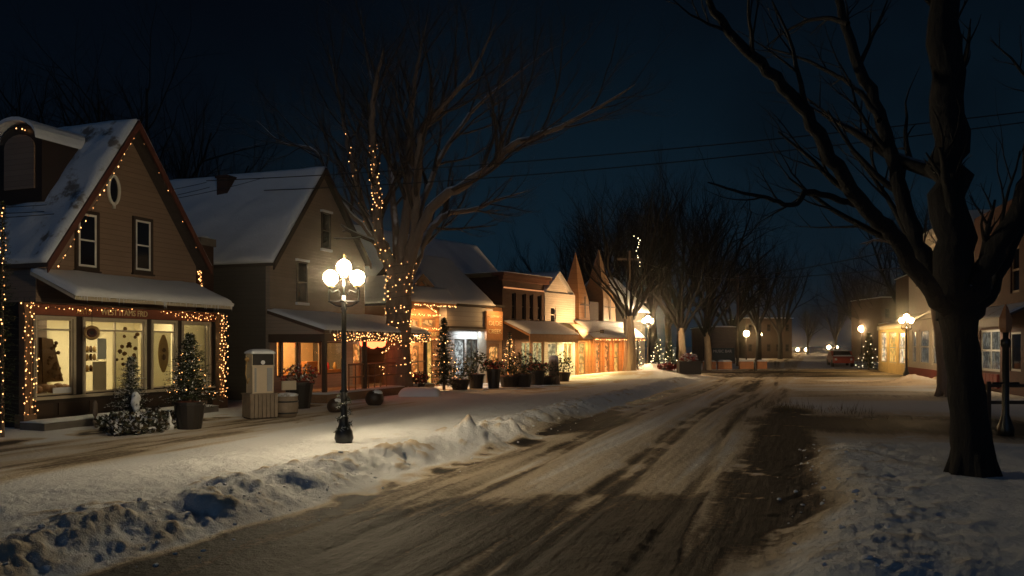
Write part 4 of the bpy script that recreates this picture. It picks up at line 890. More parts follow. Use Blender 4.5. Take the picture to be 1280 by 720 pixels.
# ------------------------------------------------------------------ gas pump, crate, barrel, planters
def at(px, d): p = GP(px, d); p.z = gz(p.x, p.y); return p
rzp = F1.rz-.55
p = at(325, 20.9); o = empty('wooden_crate', p, 'slatted wooden crate carrying the old petrol pump', 'crate', None, rzp); a = MB()
W_, D_, H_ = .37, .30, .66
for k in range(7): x = -W_+k*2*W_/7; a.box(x+.008, x+2*W_/7-.008, -D_, -D_+.02, .04, H_-.03); a.box(x+.008, x+2*W_/7-.008, D_-.02, D_, .04, H_-.03)
for k in range(6): y = -D_+.022+k*(2*D_-.044)/6; a.box(-W_, -W_+.02, y+.006, y+(2*D_-.044)/6-.006, .04, H_-.03); a.box(W_-.02, W_, y+.006, y+(2*D_-.044)/6-.006, .04, H_-.03)
a.build('side', 'wood_grey', o); MB().box(-W_-.02, W_+.02, -D_-.02, D_+.02, H_-.029, H_).build('lid', 'wood_grey', o); MB().box(-W_+.03, W_-.03, -D_+.03, D_-.03, 0, .04).build('base', 'wood_dark', o)
o2 = empty('petrol_pump', (p.x, p.y, p.z+H_), 'old cream petrol pump with dark dial head and snow cap on a crate', 'petrol pump', None, rzp)
W_, D_ = .28, .22; a = MB(); a.box(-W_, W_, -D_, D_, .002, .70); a.build('cabinet', 'enamel', o2)
a = MB(); a.box(-W_+.05, -W_+.10, -D_-.012, -D_-.001, .04, .66); a.box(.10, W_-.04, -D_-.02, -D_-.001, .05, .66); a.build('front_panel', 'enamel_grey', o2)
a = MB(); a.box(-W_-.02, W_+.02, -D_-.02, D_+.02, .701, .73); a.build('collar', 'enamel', o2); a = MB(); a.box(-W_, W_, -D_+.02, D_-.02, .731, 1.02); a.build('dial_head', 'pot_black', o2)
a = MB(); a.box(-W_-.015, -W_-.001, -D_, D_, .731, 1.05); a.box(W_+.001, W_+.015, -D_, D_, .731, 1.05); a.build('head_frame', 'enamel', o2)
a = MB(); a.lathe([(.001, -.005), (.055, 0), (.055, .008)], 16); dl = a.build('dial', 'paper', o2, False, (0, -D_+.015, .80)); dl.rotation_euler = (math.pi/2, 0, 0)
a = MB(); a.snow((-W_-.04, -D_-.04, 1.022), (W_+.04, -D_-.04, 1.022), (W_+.04, D_+.04, 1.022), (-W_-.04, D_+.04, 1.022), .12, 12, 10, .02, 5); a.build('snow_cap', 'snow', o2, True)
a = MB(); a.ball((-W_-.07, -.02, .88), .06, 10, 7); a.tube([(-W_-.07, 0, .85), (-W_-.12, -.05, .5), (-W_-.07, -.06, .25), (-W_-.02, -.05, .4)], .014, 6); a.build('hose', 'brass', o2, True)
p = at(358, 21.3); o = empty('wooden_barrel', p, 'squat wooden half barrel beside the petrol pump', 'barrel'); MB().lathe([(.24, 0), (.30, .15), (.315, .3), (.30, .45), (.29, .56)], 18).build('staves', 'wood_grey', o, True)
a = MB()
for z_, r_ in ((.12, .30), (.42, .312)): a.lathe([(r_-.01, z_-.02), (r_, z_-.018), (r_, z_+.018), (r_-.01, z_+.02)], 18)
a.build('hoop', 'iron', o, True); a = MB(); a.lathe([(.305, .561), (.31, .60), (.24, .63), (.001, .66)], 18); a.build('snow_cap', 'snow_shingle', o, True)

def planter(p, r, h, label, cat='planter', group=None, name='planter', rim='soil_red', sides=14):
    o = empty(name, p, label, cat, group); MB().lathe([(r*.72, 0), (r*.95, h*.9), (r*1.05, h*.91), (r*1.05, h)], sides).build('pot', 'pot_black', o, False); a = MB(); a.ball((0, 0, h-.02), r*.98, 12, 6, .12); a.build('soil', rim, o, True); return o
def poins(p, n, rad, h, label, mts=('red', 'needles'), cat='plant', name='potted_plant', group=None, blade=.09):
    a = MB(); rg = random.Random(int(p[0]*100+p[1]))
    for k in range(n):
        th = rg.uniform(0, 6.28); rr_ = rad*rg.random()**.5; z = h*rg.random()**.7*(1-.4*rr_/rad); c = Vector((rr_*math.cos(th), rr_*math.sin(th), z)); a.cur = 0 if rg.random() < .4 else 1
        for j in range(4):
            d = Vector((rg.uniform(-1, 1), rg.uniform(-1, 1), rg.uniform(-.3, 1))).normalized()*blade; e = d.cross(Vector((rg.uniform(-1, 1), rg.uniform(-1, 1), 1))).normalized()*blade*.3; a.add([c, c+d*.5+e, c+d, c+d*.5-e], [(0, 1, 2, 3)])
    for k in range(5): a.cur = 1; th = k*1.3; a.tube([(0, 0, 0), (rad*.4*math.cos(th), rad*.4*math.sin(th), h*.7)], .012, 4)
    o = a.build(name, list(mts), None); o.location = p; return tag(o, label, cat, group)
def conifer(p, H, R, label, mt='needles', n=240, pot=None, group=None, seed=0, cat='evergreen', name='evergreen_tree', snowtop=False):
    rg = random.Random(seed); o = empty(name, p, label, cat, group, rg.random()*6)
    MB().tube([(0, 0, -.05), (0, 0, H*.5), (0, 0, H*.97)], [R*.07+.015, R*.045+.01, .006], 6).build('trunk', 'bark', o); a = MB()
    for k in range(n):
        h = (k+rg.random())/n; h = h**.85; z = H*(.06+.92*h); L = R*(1-h)**.85*rg.uniform(.5, 1.28)+.05; th = k*2.399+rg.uniform(-.4, .4); dr = rg.uniform(-.30, .12)+.55*h; out_ = Vector((math.cos(th), math.sin(th), 0)); side = Vector((-out_.y, out_.x, 0)); m = max(3, int(L/ (R*.085)))
        for j in range(m):
            f = (j+.5)/m; c = Vector((0, 0, z))+out_*L*f+Vector((0, 0, L*f*dr-.12*L*f*f))
            for sgn in (-1, 1):
                tl = R*.17*(1.15-f*.5)*rg.uniform(.7, 1.3); d = (out_*.75+side*sgn*rg.uniform(.4, 1)+Vector((0, 0, rg.uniform(-.35, .45)))).normalized()*tl; e = d.cross(Vector((rg.uniform(-.6, .6), rg.uniform(-.6, .6), 1))).normalized()*tl*.20
                a.add([c-e, c+e, c+d], [(0, 1, 2)])
            if rg.random() < .5:
                d = Vector((0, 0, 1))*R*.1+out_*R*.06; e = side*R*.03; a.add([c-e, c+e, c+d], [(0, 1, 2)])
    a.build('crown', mt, o); return o
# potted fir and the small snowy fir in front of the brown shop
p = at(237, 18.3); planter(p, .36, .62, 'dark tapered pot holding the larger decorated fir', 'pot', None, 'tree_pot'); conifer((p.x, p.y, p.z+.56), 1.62, .60, 'larger fir with tiny lights in a dark pot before the brown shop', 'needles_light', 460, seed=3)
lights('tiny lights dotted over the potted fir', [(p.x+.56*(1-k/46)*math.cos(k*.9), p.y+.56*(1-k/46)*math.sin(k*.9), p.z+.75+1.4*k/46) for k in range(46)], 60, 'bulb', .011, .05, 'tree lights', False)
p = at(164, 18.3); conifer((p.x, p.y, p.z+.3), 1.35, .46, 'small snow-dusted fir under the hanging disc in front of the brown shop', 'needles_snow', 330, seed=8)
a = MB(); a.ball((.26, -.20, .42), .10, 22, 16, 2.2)
a.v = [(x+.10*(vnoise(np.array([x*9.]), np.array([z*8.]), 3)[0]-.5), y+.12*(vnoise(np.array([z*7.]), np.array([y*9.+x*5]), 5)[0]-.5), z+.1*(vnoise(np.array([x*8.]), np.array([y*8.]), 6)[0]-.5)) for x, y, z in a.v]
o = a.build('snow_clump', 'snow', None, True); o.location = (p.x-.05, p.y, p.z+.2); tag(o, 'lump of snow clinging to the right side of the small fir', 'snow')
for i, (px, d, r, h, lb) in enumerate(((150, 18.0, .45, .42, 'low snowy shrub at the foot of the small fir'), (176, 17.5, .5, .40, 'brown frosted shrub between the two firs'), (195, 18.1, .45, .50, 'bushier frosted shrub close beside the potted fir'), (160, 17.1, .4, .26, 'flat shrub nearest the pavement before the brown shop'))):
    poins(at(px, d), 230, r, h, lb, ('needles_snow', 'shrub'), 'shrub', 'shrub', 'frosted shrubs before the brown shop', .11)
a = MB(); a.lathe([(.09, 0), (.10, .08), (.05, .16), (.045, .2), (.06, .24), (.02, .34), (.001, .42)], 10); o = a.build('garden_figure', 'paper', None, True); o.location = at(212, 18.0); tag(o, 'small white garden figure between shrub and pot', 'ornament')
p = at(119, 18.6); o = empty('lantern_stake', p, 'short wooden stake with a lantern below the shop door', 'stake'); MB().tube([(0, 0, 0), (0, 0, .62)], .02, 6).build('stake', 'wood', o); MB().lathe([(.03, .25), (.055, .3), (.05, .55), (.02, .62)], 8).build('lantern_shade', 'wood_grey', o); MB().ball((0, 0, .12), .06, 8, 6).build('weight', 'wood_grey', o)
# hanging disc
x, z = F1.hit(115, 416, -.95); o = empty('hanging_disc', F1.W(x, -.95, z), 'round dark and orange disc hanging before the shop door', 'ornament', None, .445)
t = MB()
for (r0, r1_, y_, mm) in ((.185, .19, -.03, 'trim_maroon'),):
    pass
ring = MB().tube([(math.cos(t_)*.14, 0, math.sin(t_)*.14) for t_ in np.linspace(0, 2*math.pi, 25)], .045, 8, False).build('outer_ring', 'brass', o, True)
MB().tube([(math.cos(t_)*.085, -.02, math.sin(t_)*.085) for t_ in np.linspace(0, 2*math.pi, 21)], .035, 8, False).build('inner_ring', 'trim_maroon', o, True)
a = MB(); a.prism([(math.cos(t_)*.13, -.01, math.sin(t_)*.13) for t_ in np.linspace(0, 2*math.pi, 21)[:-1]], (0, .03, 0)); a.build('face', 'trim_dark', o); MB().tube([(0, 0, .18), (0, 0, zf1-z)], .006, 4).build('cord', 'cable', o)
# cafe front
p = F2.W(F2.S(374, -2.9), -2.9, 0); p.z = gz(p.x, p.y); planter(p, .45, .80, 'large dark pot of red flowers at the cafe corner', 'pot', None, 'flower_pot'); poins(Vector((p.x, p.y, p.z+.78)), 150, .55, .65, 'red and orange flowers filling the large pot at the cafe corner', ('red', 'shrub'))
p = F2.W(F2.S(361, -3.3), -3.3, 0); p.z = gz(p.x, p.y); o = empty('notice_sign', p, 'small cream notice box on a post left of the cafe windows', 'sign', None, F2.rz-.7); MB().tube([(0, 0, 0), (0, 0, .75)], .03, 6).build('post', 'wood_dark', o); MB().box(-.2, .2, -.06, .06, .62, .88).build('board', 'canvas', o)
for px, d, r, lb in ((419, 22.9, .24, 'dark snow-topped boulder left of the near lamp post'), (468, 25.5, .30, 'dark snow-rimmed boulder by the cafe railing')):
    p = at(px, d); a = MB(); a.ball((0, 0, r*.7), r, 12, 9, .95); o = empty('boulder', p, lb, 'boulder'); a.build('rock', 'trim_dark', o, True); b = MB(); b.ball((.05, 0, r*1.28), r*.72, 12, 7, .5); b.build('snow_cap', 'snow', o, True)
# plant life before the row
p = at(555, 33.5); conifer((p.x, p.y, p.z+.1), 3.0, .78, 'tall dark evergreen with sparse lights before the grey shop', 'needles', 420, seed=14)
lights('sparse amber lights on the tall dark evergreen', [(p.x+.72*(1-k/50)*math.cos(k*.8), p.y-.1+.72*(1-k/50)*math.sin(k*.8), p.z+.5+2.5*k/50) for k in range(50)], 60, 'bulb', .018, .06, 'tree lights', False)
p = at(637, 37.5); conifer((p.x, p.y, p.z+.6), 1.95, .46, 'slim lit evergreen under the brick shop awning', 'needles_light', 260, seed=21)
lights('bright lights on the slim evergreen under the awning', [(p.x+.42*(1-k/50)*math.cos(k*.8), p.y+.42*(1-k/50)*math.sin(k*.8), p.z+.8+1.7*k/50) for k in range(50)], 70, 'bulb', .02, .05, 'tree lights', False)
LB = ['near the orange timber shop', 'below the grey sign panel', 'left of the entrance bay', 'right of the entrance bay', 'under the slim lit evergreen', 'under the left end of the brick shop awning', 'under the middle of the brick shop awning', 'before the green lit curtains', 'before the white shop door']
for i, (px, d, r, h) in enumerate(((527, 32.8, .35, .5), (577, 34.0, .4, .5), (596, 34.6, .42, .6), (617, 35.2, .42, .7), (637, 36.0, .5, .6), (652, 36.6, .45, .6), (668, 38, .5, .6), (684, 39, .45, .5), (706, 42, .4, .5))):
    r *= .75+.5*((i*37) % 10)/10; h *= .7+.6*((i*53) % 10)/10; p = at(px+((i*29) % 7)-3, d+((i*31) % 9)*.12); planter(p, r, h, 'dark round planter '+LB[i], 'planter', 'planters before the shops')
    poins(Vector((p.x, p.y, p.z+h-.03)), 120, r*1.4, .5+.35*(i % 3), 'straggly winter plants in the planter '+LB[i], ('red' if i % 3 == 0 else 'flower_white' if i == 3 else 'needles_light', 'needles'), 'plant', group='winter plants in the planters', blade=.12)
p = at(692, 39.5); o = empty('tree_stump', p, 'waist-high dark stump beside the white shop front', 'stump'); MB().tube([(0, 0, 0), (.03, 0, .6), (0, .02, 1.35)], [.33, .26, .24], 10).build('stump', 'bark', o, True); MB().ball((0, .02, 1.35), .24, 10, 6, .3).build('snow_cap', 'snow', o, True)
p = at(525, 30.2); a = MB(); a.snow((-.75, -.5, 0), (.75, -.5, 0), (.75, .5, 0), (-.75, .5, 0), .30, 18, 12, .05, 201); o = a.build('snow_heap', 'snow', None, True); o.location = p; o['label'] = 'small rounded snow heap glowing at the foot of the big tree'; o['category'] = 'snow heap'
# lit bushes and red flowers round the second lamp
for i, (px, d, h, r, lb) in enumerate(((797, 50, 1.9, .5, 'light-dotted shrub left of the second lamp'), (823, 51, 1.8, .6, 'light-dotted shrub right of the second lamp'), (838, 56, 2.3, .8, 'taller light-dotted evergreen behind the red flowers'), (1086, 62, 3.0, 1.0, 'light-dotted evergreen beside the yellow corner shop'))):
    p = at(px, d); conifer((p.x, p.y, p.z-.05), h, r, lb, 'needles', 200, seed=30+i, cat='shrub' if i < 2 else 'evergreen', name='shrub' if i < 2 else 'evergreen_tree')
    lights('white lights on the '+lb, [(p.x+r*(1-k/40)*math.cos(k*.9), p.y+r*(1-k/40)*math.sin(k*.9), p.z+.1+h*.95*k/40) for k in range(40)], 26, 'bulb_white', .03, .08, 'tree lights', False)
p = at(861, 48.3); o = empty('planter_box', p, 'big black planter box at the roadside beyond the second lamp', 'planter'); a = MB(); a.box(-.65, .65, -.4, .4, 0, .72); a.box(-.7, .7, -.45, .45, .721, .80); a.build('box', 'pot_black', o)
poins(Vector((p.x, p.y, p.z+.78)), 200, .5, .5, 'red flowers dusted with snow in the black planter box', ('red', 'snow'), 'plant', blade=.16)
p = at(834, 49.5); poins(Vector((p.x, p.y, p.z)), 180, .55, .42, 'low red flowers on the snow right of the second lamp', ('red', 'red_dark'), 'plant', blade=.15)
# dry grass tufts
for i, (px, d, n) in enumerate(((983, 24.2, 240), (1062, 22.5, 110))):
    p = at(px, d); a = MB(); rg = random.Random(i)
    for k in range(n):
        x, y = rg.gauss(0, .42), rg.gauss(0, 1.0); h = rg.uniform(.05, .12)+.3*rg.random()**3; d_ = Vector((rg.uniform(-.12, .12), rg.uniform(-.12, .12), h)); zz_ = gz(p.x+x, p.y+y)-p.z-.02
        a.add([(x-.008, y, zz_), (x+.008, y, zz_), (x+d_.x, y+d_.y, zz_+h)], [(0, 1, 2)])
    o = a.build('dry_grass', 'grass', None); o.location = p; tag(o, ['dry grass poking through the thawed verge in mid-road', 'sparse dry grass on the bare earth near the dark tree'][i], 'grass', None, 'stuff')

# ------------------------------------------------------------------ far end of the street
def far_box(px0, px1, y0, y1, d, depth, name, label, cat, wallm, rows=0, cols=0, pane='window_dark'):
    x0, x1 = (px0-640)/1000*d, (px1-640)/1000*d; z1 = EYE+(HY-y0)/1000*d; o = empty(name, (x0, d, 0), label, cat); W_ = x1-x0
    holes = []
    for r in range(rows):
        for c in range(cols):
            cx = W_*(c+.5)/cols; cz = z1*(r+.45)/rows+.2; holes.append((cx-W_/cols*.22, cx+W_/cols*.22, cz-.5, cz+.6))
    a = MB(); a.wall(0, W_, 0, z1, 0, .2, holes); a.box(0, .2, .2, depth, 0, z1); a.box(W_-.2, W_, .2, depth, 0, z1); a.build('wall', wallm, o)
    for h in holes: window(o, h, .05, pane, 'trim_dark', .08, (0, 1))
    a = MB(); a.snow((-.2, -.2, z1+.002), (W_+.2, -.2, z1+.002), (W_+.2, depth, z1+.002), (-.2, depth, z1+.002), .15, 12, 8, .04, 7); a.build('roof_snow', 'snow_clean', o, True); return o, W_, z1
o, W_, z1 = far_box(886, 919, 409, 450, 84, 8, 'stone_shop', 'dim stone shop with a dark sign band at the end of the street', 'shop', 'brick_stone', 0, 0)
MB().box(.1, W_-.1, -.12, -.002, .3, 1.65).build('sign_band', 'teal_sign', o)
text('MUSIC BAR', .42, (W_*.5, -.14, 1.3), 0, 'paper', o, .01, width=W_*.7)
o, W_, z1 = far_box(932, 990, 398, 450, 118, 10, 'brown_hall', 'big dim brown hall behind the distant lamps', 'hall', 'stucco_brown', 2, 5)
far_box(1102, 1160, 372, 450, 90, 8, 'far_block', 'dark far block behind the yellow corner shop', 'building', 'stucco_brown', 2, 4)
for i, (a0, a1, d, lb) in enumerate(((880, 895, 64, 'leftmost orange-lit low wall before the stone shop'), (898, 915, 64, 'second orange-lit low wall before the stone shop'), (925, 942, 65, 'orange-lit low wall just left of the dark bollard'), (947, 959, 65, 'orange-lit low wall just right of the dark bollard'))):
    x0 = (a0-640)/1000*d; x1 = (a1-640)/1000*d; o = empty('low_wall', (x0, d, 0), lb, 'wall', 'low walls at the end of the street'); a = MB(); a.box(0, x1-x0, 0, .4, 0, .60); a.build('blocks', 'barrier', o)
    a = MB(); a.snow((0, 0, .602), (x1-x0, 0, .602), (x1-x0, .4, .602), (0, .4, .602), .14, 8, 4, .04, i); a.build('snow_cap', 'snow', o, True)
p = at(944.5, 61); o = MB().lathe([(.10, 0), (.09, .7), (.11, .72), (.10, .85), (.02, .9)], 10).build('bollard', 'iron', None); o.location = p; tag(o, 'dark bollard between the orange-lit low walls', 'bollard')
# parked car
p = at(1050, 72); car = empty('parked_car', p, 'snow-topped red car parked at the end of the street', 'car', None, -.25)
sil = [(-2.1, .35), (-2.15, .75), (-1.9, .92), (-1.25, .98), (-.7, 1.4), (.8, 1.42), (1.4, 1.0), (2.05, .9), (2.12, .6), (2.1, .35)]
a = MB(); a.prism([(-.86, x, z) for x, z in sil], (1.72, 0, 0)); a.build('body', 'car_red', car)
a = MB(); a.add([(-.74, -1.27, 1.01), (.74, -1.27, 1.01), (.66, -.76, 1.38), (-.66, -.76, 1.38)], [(0, 1, 2, 3)]); wsn = a.build('windscreen', 'window_dark', car)
wsn.location = (0, -.03, .02)
for sx in (-1, 1):
    for y in (-1.35, 1.35):
        b = MB(); b.tube([(-.1, 0, 0), (.1, 0, 0)], .32, 16); b.build('wheel', 'pot_black', car, True, (sx*.80, y, .32))
    b = MB(); b.ball((0, 0, 0), .11, 10, 6); b.build('headlight', 'paper', car, True, (sx*.62, -2.1, .68))
a = MB(); a.snow((-.7, -.7, 1.425), (.7, -.7, 1.425), (.7, .8, 1.435), (-.7, .8, 1.435), .12, 10, 8, .03, 1); a.snow((-.75, -1.85, .945), (.75, -1.85, .945), (.75, -1.28, 1.0), (-.75, -1.28, 1.0), .07, 10, 4, .02, 2); a.build('snow_cap', 'snow', car, True)

# ------------------------------------------------------------------ bare trees
def catmull(pts, n=5):
    pts = [Vector(p) for p in pts]; q_ = [pts[0]*2-pts[1]]+pts+[pts[-1]*2-pts[-2]]; out = []
    for i in range(1, len(q_)-2):
        for k in range(n):
            t = k/n; a, b, c, d = q_[i-1:i+3]; out.append(.5*((2*b)+(c-a)*t+(2*a-5*b+4*c-d)*t*t+(3*b-a-3*c+d)*t**3))
    out.append(pts[-1]); return out
def grow(mb, p, d, L, r, lvl, rg, up=.12, spread=.75, kids=(5, 5, 4), maxl=3, seg=5):
    n = 7 if lvl < 2 else 5 if lvl < 3 else 3
    pts = [Vector(p)]; d = d.normalized(); pos = [d.copy()]
    for k in range(n):
        d = (d+Vector((rg.uniform(-1, 1), rg.uniform(-1, 1), rg.uniform(-1, 1)))*.17+Vector((0, 0, up*.5))).normalized(); pts.append(pts[-1]+d*L/n); pos.append(d.copy())
    rs = [r*(1-.78*k/n) for k in range(n+1)]; mb.tube(pts, rs, max(3, seg-lvl), False)
    if lvl >= maxl: return
    for j in range(kids[min(lvl, len(kids)-1)]):
        f = .22+.78*(j+rg.random())/kids[min(lvl, len(kids)-1)]; i = min(int(f*n), n-1); q_ = pts[i].lerp(pts[i+1], f*n-i if f*n-i < 1 else 1)
        ax = pos[i].orthogonal(); ax.rotate(Matrix.Rotation(rg.uniform(0, 6.28), 3, pos[i])); nd = (pos[i]+ax.normalized()*spread*rg.uniform(.6, 1.2)+Vector((0, 0, up))).normalized()
        grow(mb, q_, nd, L*rg.uniform(.42, .68)*(1.1-.35*f), rs[i]*.58, lvl+1, rg, up, spread, kids, maxl, seg)
def limbtree(name, base, label, trunk, tr, limbs, bark, rg, sub, seg=10, crownm=None, maxl=3, kids=(5, 4, 3)):
    o = empty(name, base, label, 'tree'); b = Vector(base); t = catmull([Vector(p)-b for p in trunk], 5); n = len(t)
    rr_ = np.interp(np.linspace(0, 1, n), np.linspace(0, 1, len(tr)), tr); mb = MB(); mb.tube(t, [float(v)*(1+.05*math.sin(i*1.7)) for i, v in enumerate(rr_)], 16, False)
    roots = rg; 
    for k in range(6):
        an = k*1.05+.3; mb.tube([(math.cos(an)*tr[0]*.5, math.sin(an)*tr[0]*.5, .5), (math.cos(an)*tr[0]*.75, math.sin(an)*tr[0]*.75, .18), (math.cos(an)*tr[0]*1.2, math.sin(an)*tr[0]*1.2, -.1)], [tr[0]*.3, tr[0]*.28, .05], 7, False)
    mb.build('trunk', bark, o, True); cr = MB(); tw = MB(); outl = []
    for pts, r0, r1_ in limbs:
        q_ = catmull([Vector(p)-b for p in pts], 5); m = len(q_); rs = [float(r0*(1-i/(m-1))**.8*.999+r1_*(i/(m-1))) for i in range(m)]
        for i in range(1, m): q_[i] = q_[i]+Vector((rg.uniform(-1, 1), rg.uniform(-1, 1), rg.uniform(-1, 1)))*rs[i]*.34
        cr.tube(q_, rs, seg, False); outl.append(([p+b for p in q_], rs)); Ltot = sum((q_[i+1]-q_[i]).length for i in range(m-1))
        for j in range(sub):
            f = .25+.75*(j+rg.random())/sub; i = min(int(f*(m-1)), m-2); dv = (q_[i+1]-q_[i]).normalized(); ax = dv.orthogonal(); ax.rotate(Matrix.Rotation(rg.uniform(0, 6.28), 3, dv))
            grow(tw, q_[i], (dv+ax.normalized()*.75+Vector((0, 0, .15))), Ltot*rg.uniform(.2, .42)*(1.2-.5*f), rs[i]*.5, 1, rg, kids=kids, maxl=maxl)
    cr.build('limbs', bark, o, True) if not crownm else cr.build('limbs', crownm, o, True)
    tw.build('crown', crownm or ('bark_dark' if bark == 'bark_dark' else 'bark_twig'), o, True); return o, outl
d0 = 32.0; rg = random.Random(11)
def C3(l, off=0): return [P(x, y, d0+off*(k/(len(l)-1))**1.0) for k, (x, y) in enumerate(l)]
b0 = at(497, d0); trunk = [P(497, 494, d0), P(497, 450, d0), P(498, 400, d0), P(499, 360, d0), P(500, 330, d0)]
limbs = [(C3([(494, 352), (484, 318), (473, 285), (469, 225), (465, 165), (469, 110), (480, 60)], -2), .26, .03),
         (C3([(492, 345), (474, 310), (456, 265), (441, 210), (431, 160), (421, 105), (408, 55)], 3), .17, .02),
         (C3([(500, 345), (507, 270), (511, 200), (514, 140), (522, 80), (535, 20)], 1), .23, .012),
         (C3([(503, 350), (516, 300), (520, 240), (527, 170), (556, 130), (590, 90), (620, 30)], -3), .22, .012),
         (C3([(505, 352), (520, 300), (545, 255), (590, 225), (618, 205), (640, 182), (700, 158), (755, 130), (795, 105)], -4), .24, .012),
         (C3([(506, 358), (520, 325), (535, 290), (558, 268), (590, 262), (622, 250), (660, 238)], 4), .22, .012),
         (C3([(494, 350), (460, 290), (425, 250), (395, 190), (352, 178), (320, 150)], 4), .14, .01),
         (C3([(498, 345), (492, 260), (484, 180), (462, 90), (450, 10)], 5), .17, .012),
         (C3([(504, 345), (530, 250), (560, 180), (610, 120), (690, 60)], 6), .17, .012)]
T1, TL1 = limbtree('bare_tree', b0, 'tall bare tree wrapped in amber lights between cafe and timber shop', trunk, [.66, .52, .50, .50, .56], limbs, 'bark', rg, 15, maxl=4, kids=(6, 5, 4, 3))
# lights on it
tp = [Vector(p) for p in trunk]; trr = [.66, .52, .50, .50, .56]
for i, (a0, a1) in enumerate(((0.12, 1.0), (0.12, .62), (.30, .95))):
    pts = []
    for k in range(121):
        f = a0+(a1-a0)*k/120; t = f*4; j = min(int(t), 3); c = tp[j].lerp(tp[j+1], t-j); r_ = (trr[j]*(1-(t-j))+trr[j+1]*(t-j))+.05; an = k/120*2*math.pi*[7, 9, 6][i]+i; pts.append(c+Vector((math.cos(an)*r_, math.sin(an)*r_, 0)))
    lights(['amber lights wound round the whole trunk of the big bare tree', 'denser amber lights wound round the lower trunk of the big bare tree', 'amber lights wound round the middle of the big bare trunk'][i], pts, [98, 70, 70][i], 'bulb', .022, .10, 'lights wound on the bare tree')
for li, f0, f1, tn, nb, lb in ((0, .05, .66, 13, 56, 'amber lights up the thick left limb of the bare tree'), (0, .42, .66, 12, 48, 'dense patch of amber lights high on the thick left limb'), (1, .05, .72, 8, 30, 'thin trail of amber lights up the outer left limb')):
    q_, rs = TL1[li]; i0, i1 = int(f0*(len(q_)-1)), int(f1*(len(q_)-1)); lights(lb, spiral(q_[i0:i1+1], rs[i0:i1+1], tn, 110), nb, 'bulb', .019, .02, 'lights wound on the bare tree')
# big dark tree
d0 = 10.0; rg = random.Random(5); b0 = at(1216, d0); 
trunk = [P(1217, 600, d0), P(1213, 540, d0), P(1206, 470, d0), P(1199, 410, d0), P(1197, 370, d0)]
limbs = [(C3([(1190, 400), (1165, 365), (1120, 300), (1085, 262), (1040, 195), (998, 130), (950, 80), (905, 30), (880, -10)], -2), .115, .025),
         (C3([(1193, 398), (1168, 350), (1140, 290), (1118, 210), (1098, 140), (1070, 70), (1045, -10)], 1), .12, .045),
         (C3([(1197, 400), (1193, 320), (1188, 230), (1182, 120), (1176, 0), (1170, -120)], 0), .25, .12),
         (C3([(1203, 400), (1230, 340), (1262, 280), (1300, 200), (1350, 80)], -1), .15, .06),
         (C3([(1207, 405), (1240, 360), (1275, 270), (1290, 160), (1300, 20)], 2), .10, .04),
         (C3([(1078, 256), (1050, 250), (1010, 240), (992, 256), (960, 248), (925, 240), (885, 228)], -1), .045, .008),
         (C3([(1100, 150), (1070, 110), (1040, 92), (1000, 72), (960, 60)], 2), .04, .008),
         (C3([(1060, 30), (1030, 22), (990, 35), (955, 60)], 1), .035, .006)]
T2_, TL2 = limbtree('bare_tree', b0, 'big black bare tree standing close on the right verge', trunk, [.265, .225, .20, .205, .25], limbs, 'bark_dark', rg, 5, maxl=3, kids=(4, 4, 3))
# thinner leaning tree behind it
d0 = 30; b0 = at(1180, d0); rg = random.Random(9)
limbs = [(C3([(1158, 345), (1140, 318), (1105, 300), (1075, 305)], 2), .14, .02), (C3([(1156, 350), (1150, 300), (1130, 260), (1110, 220)], 2), .12, .02), (C3([(1160, 350), (1180, 300), (1195, 240)], 2), .12, .02)]
limbtree('bare_tree', b0, 'slim leaning bare tree behind the big black tree', [P(1182, 490, d0), P(1178, 430, d0), P(1170, 385, d0), P(1158, 345, d0)], [.28, .24, .2, .17], limbs, 'bark', rg, 7)
# pale lit trunks by the second lamp
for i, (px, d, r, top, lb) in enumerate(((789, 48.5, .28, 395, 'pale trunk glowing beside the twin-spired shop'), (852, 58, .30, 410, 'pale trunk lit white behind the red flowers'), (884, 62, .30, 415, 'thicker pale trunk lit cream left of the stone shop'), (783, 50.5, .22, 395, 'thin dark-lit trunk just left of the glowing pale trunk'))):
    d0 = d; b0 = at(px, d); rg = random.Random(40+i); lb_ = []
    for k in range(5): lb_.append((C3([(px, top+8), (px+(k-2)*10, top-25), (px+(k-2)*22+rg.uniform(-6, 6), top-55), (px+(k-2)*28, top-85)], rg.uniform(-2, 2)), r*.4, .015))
    limbtree('bare_tree', b0, lb, [P(px, 475, d), P(px+1, 440, d), P(px-1, top, d)], [r*1.1, r*.9, r*.7], lb_, 'bark_pale' if i < 3 else 'bark', rg, 3 if i in (0, 3) else 6, seg=7, crownm='bark_far')
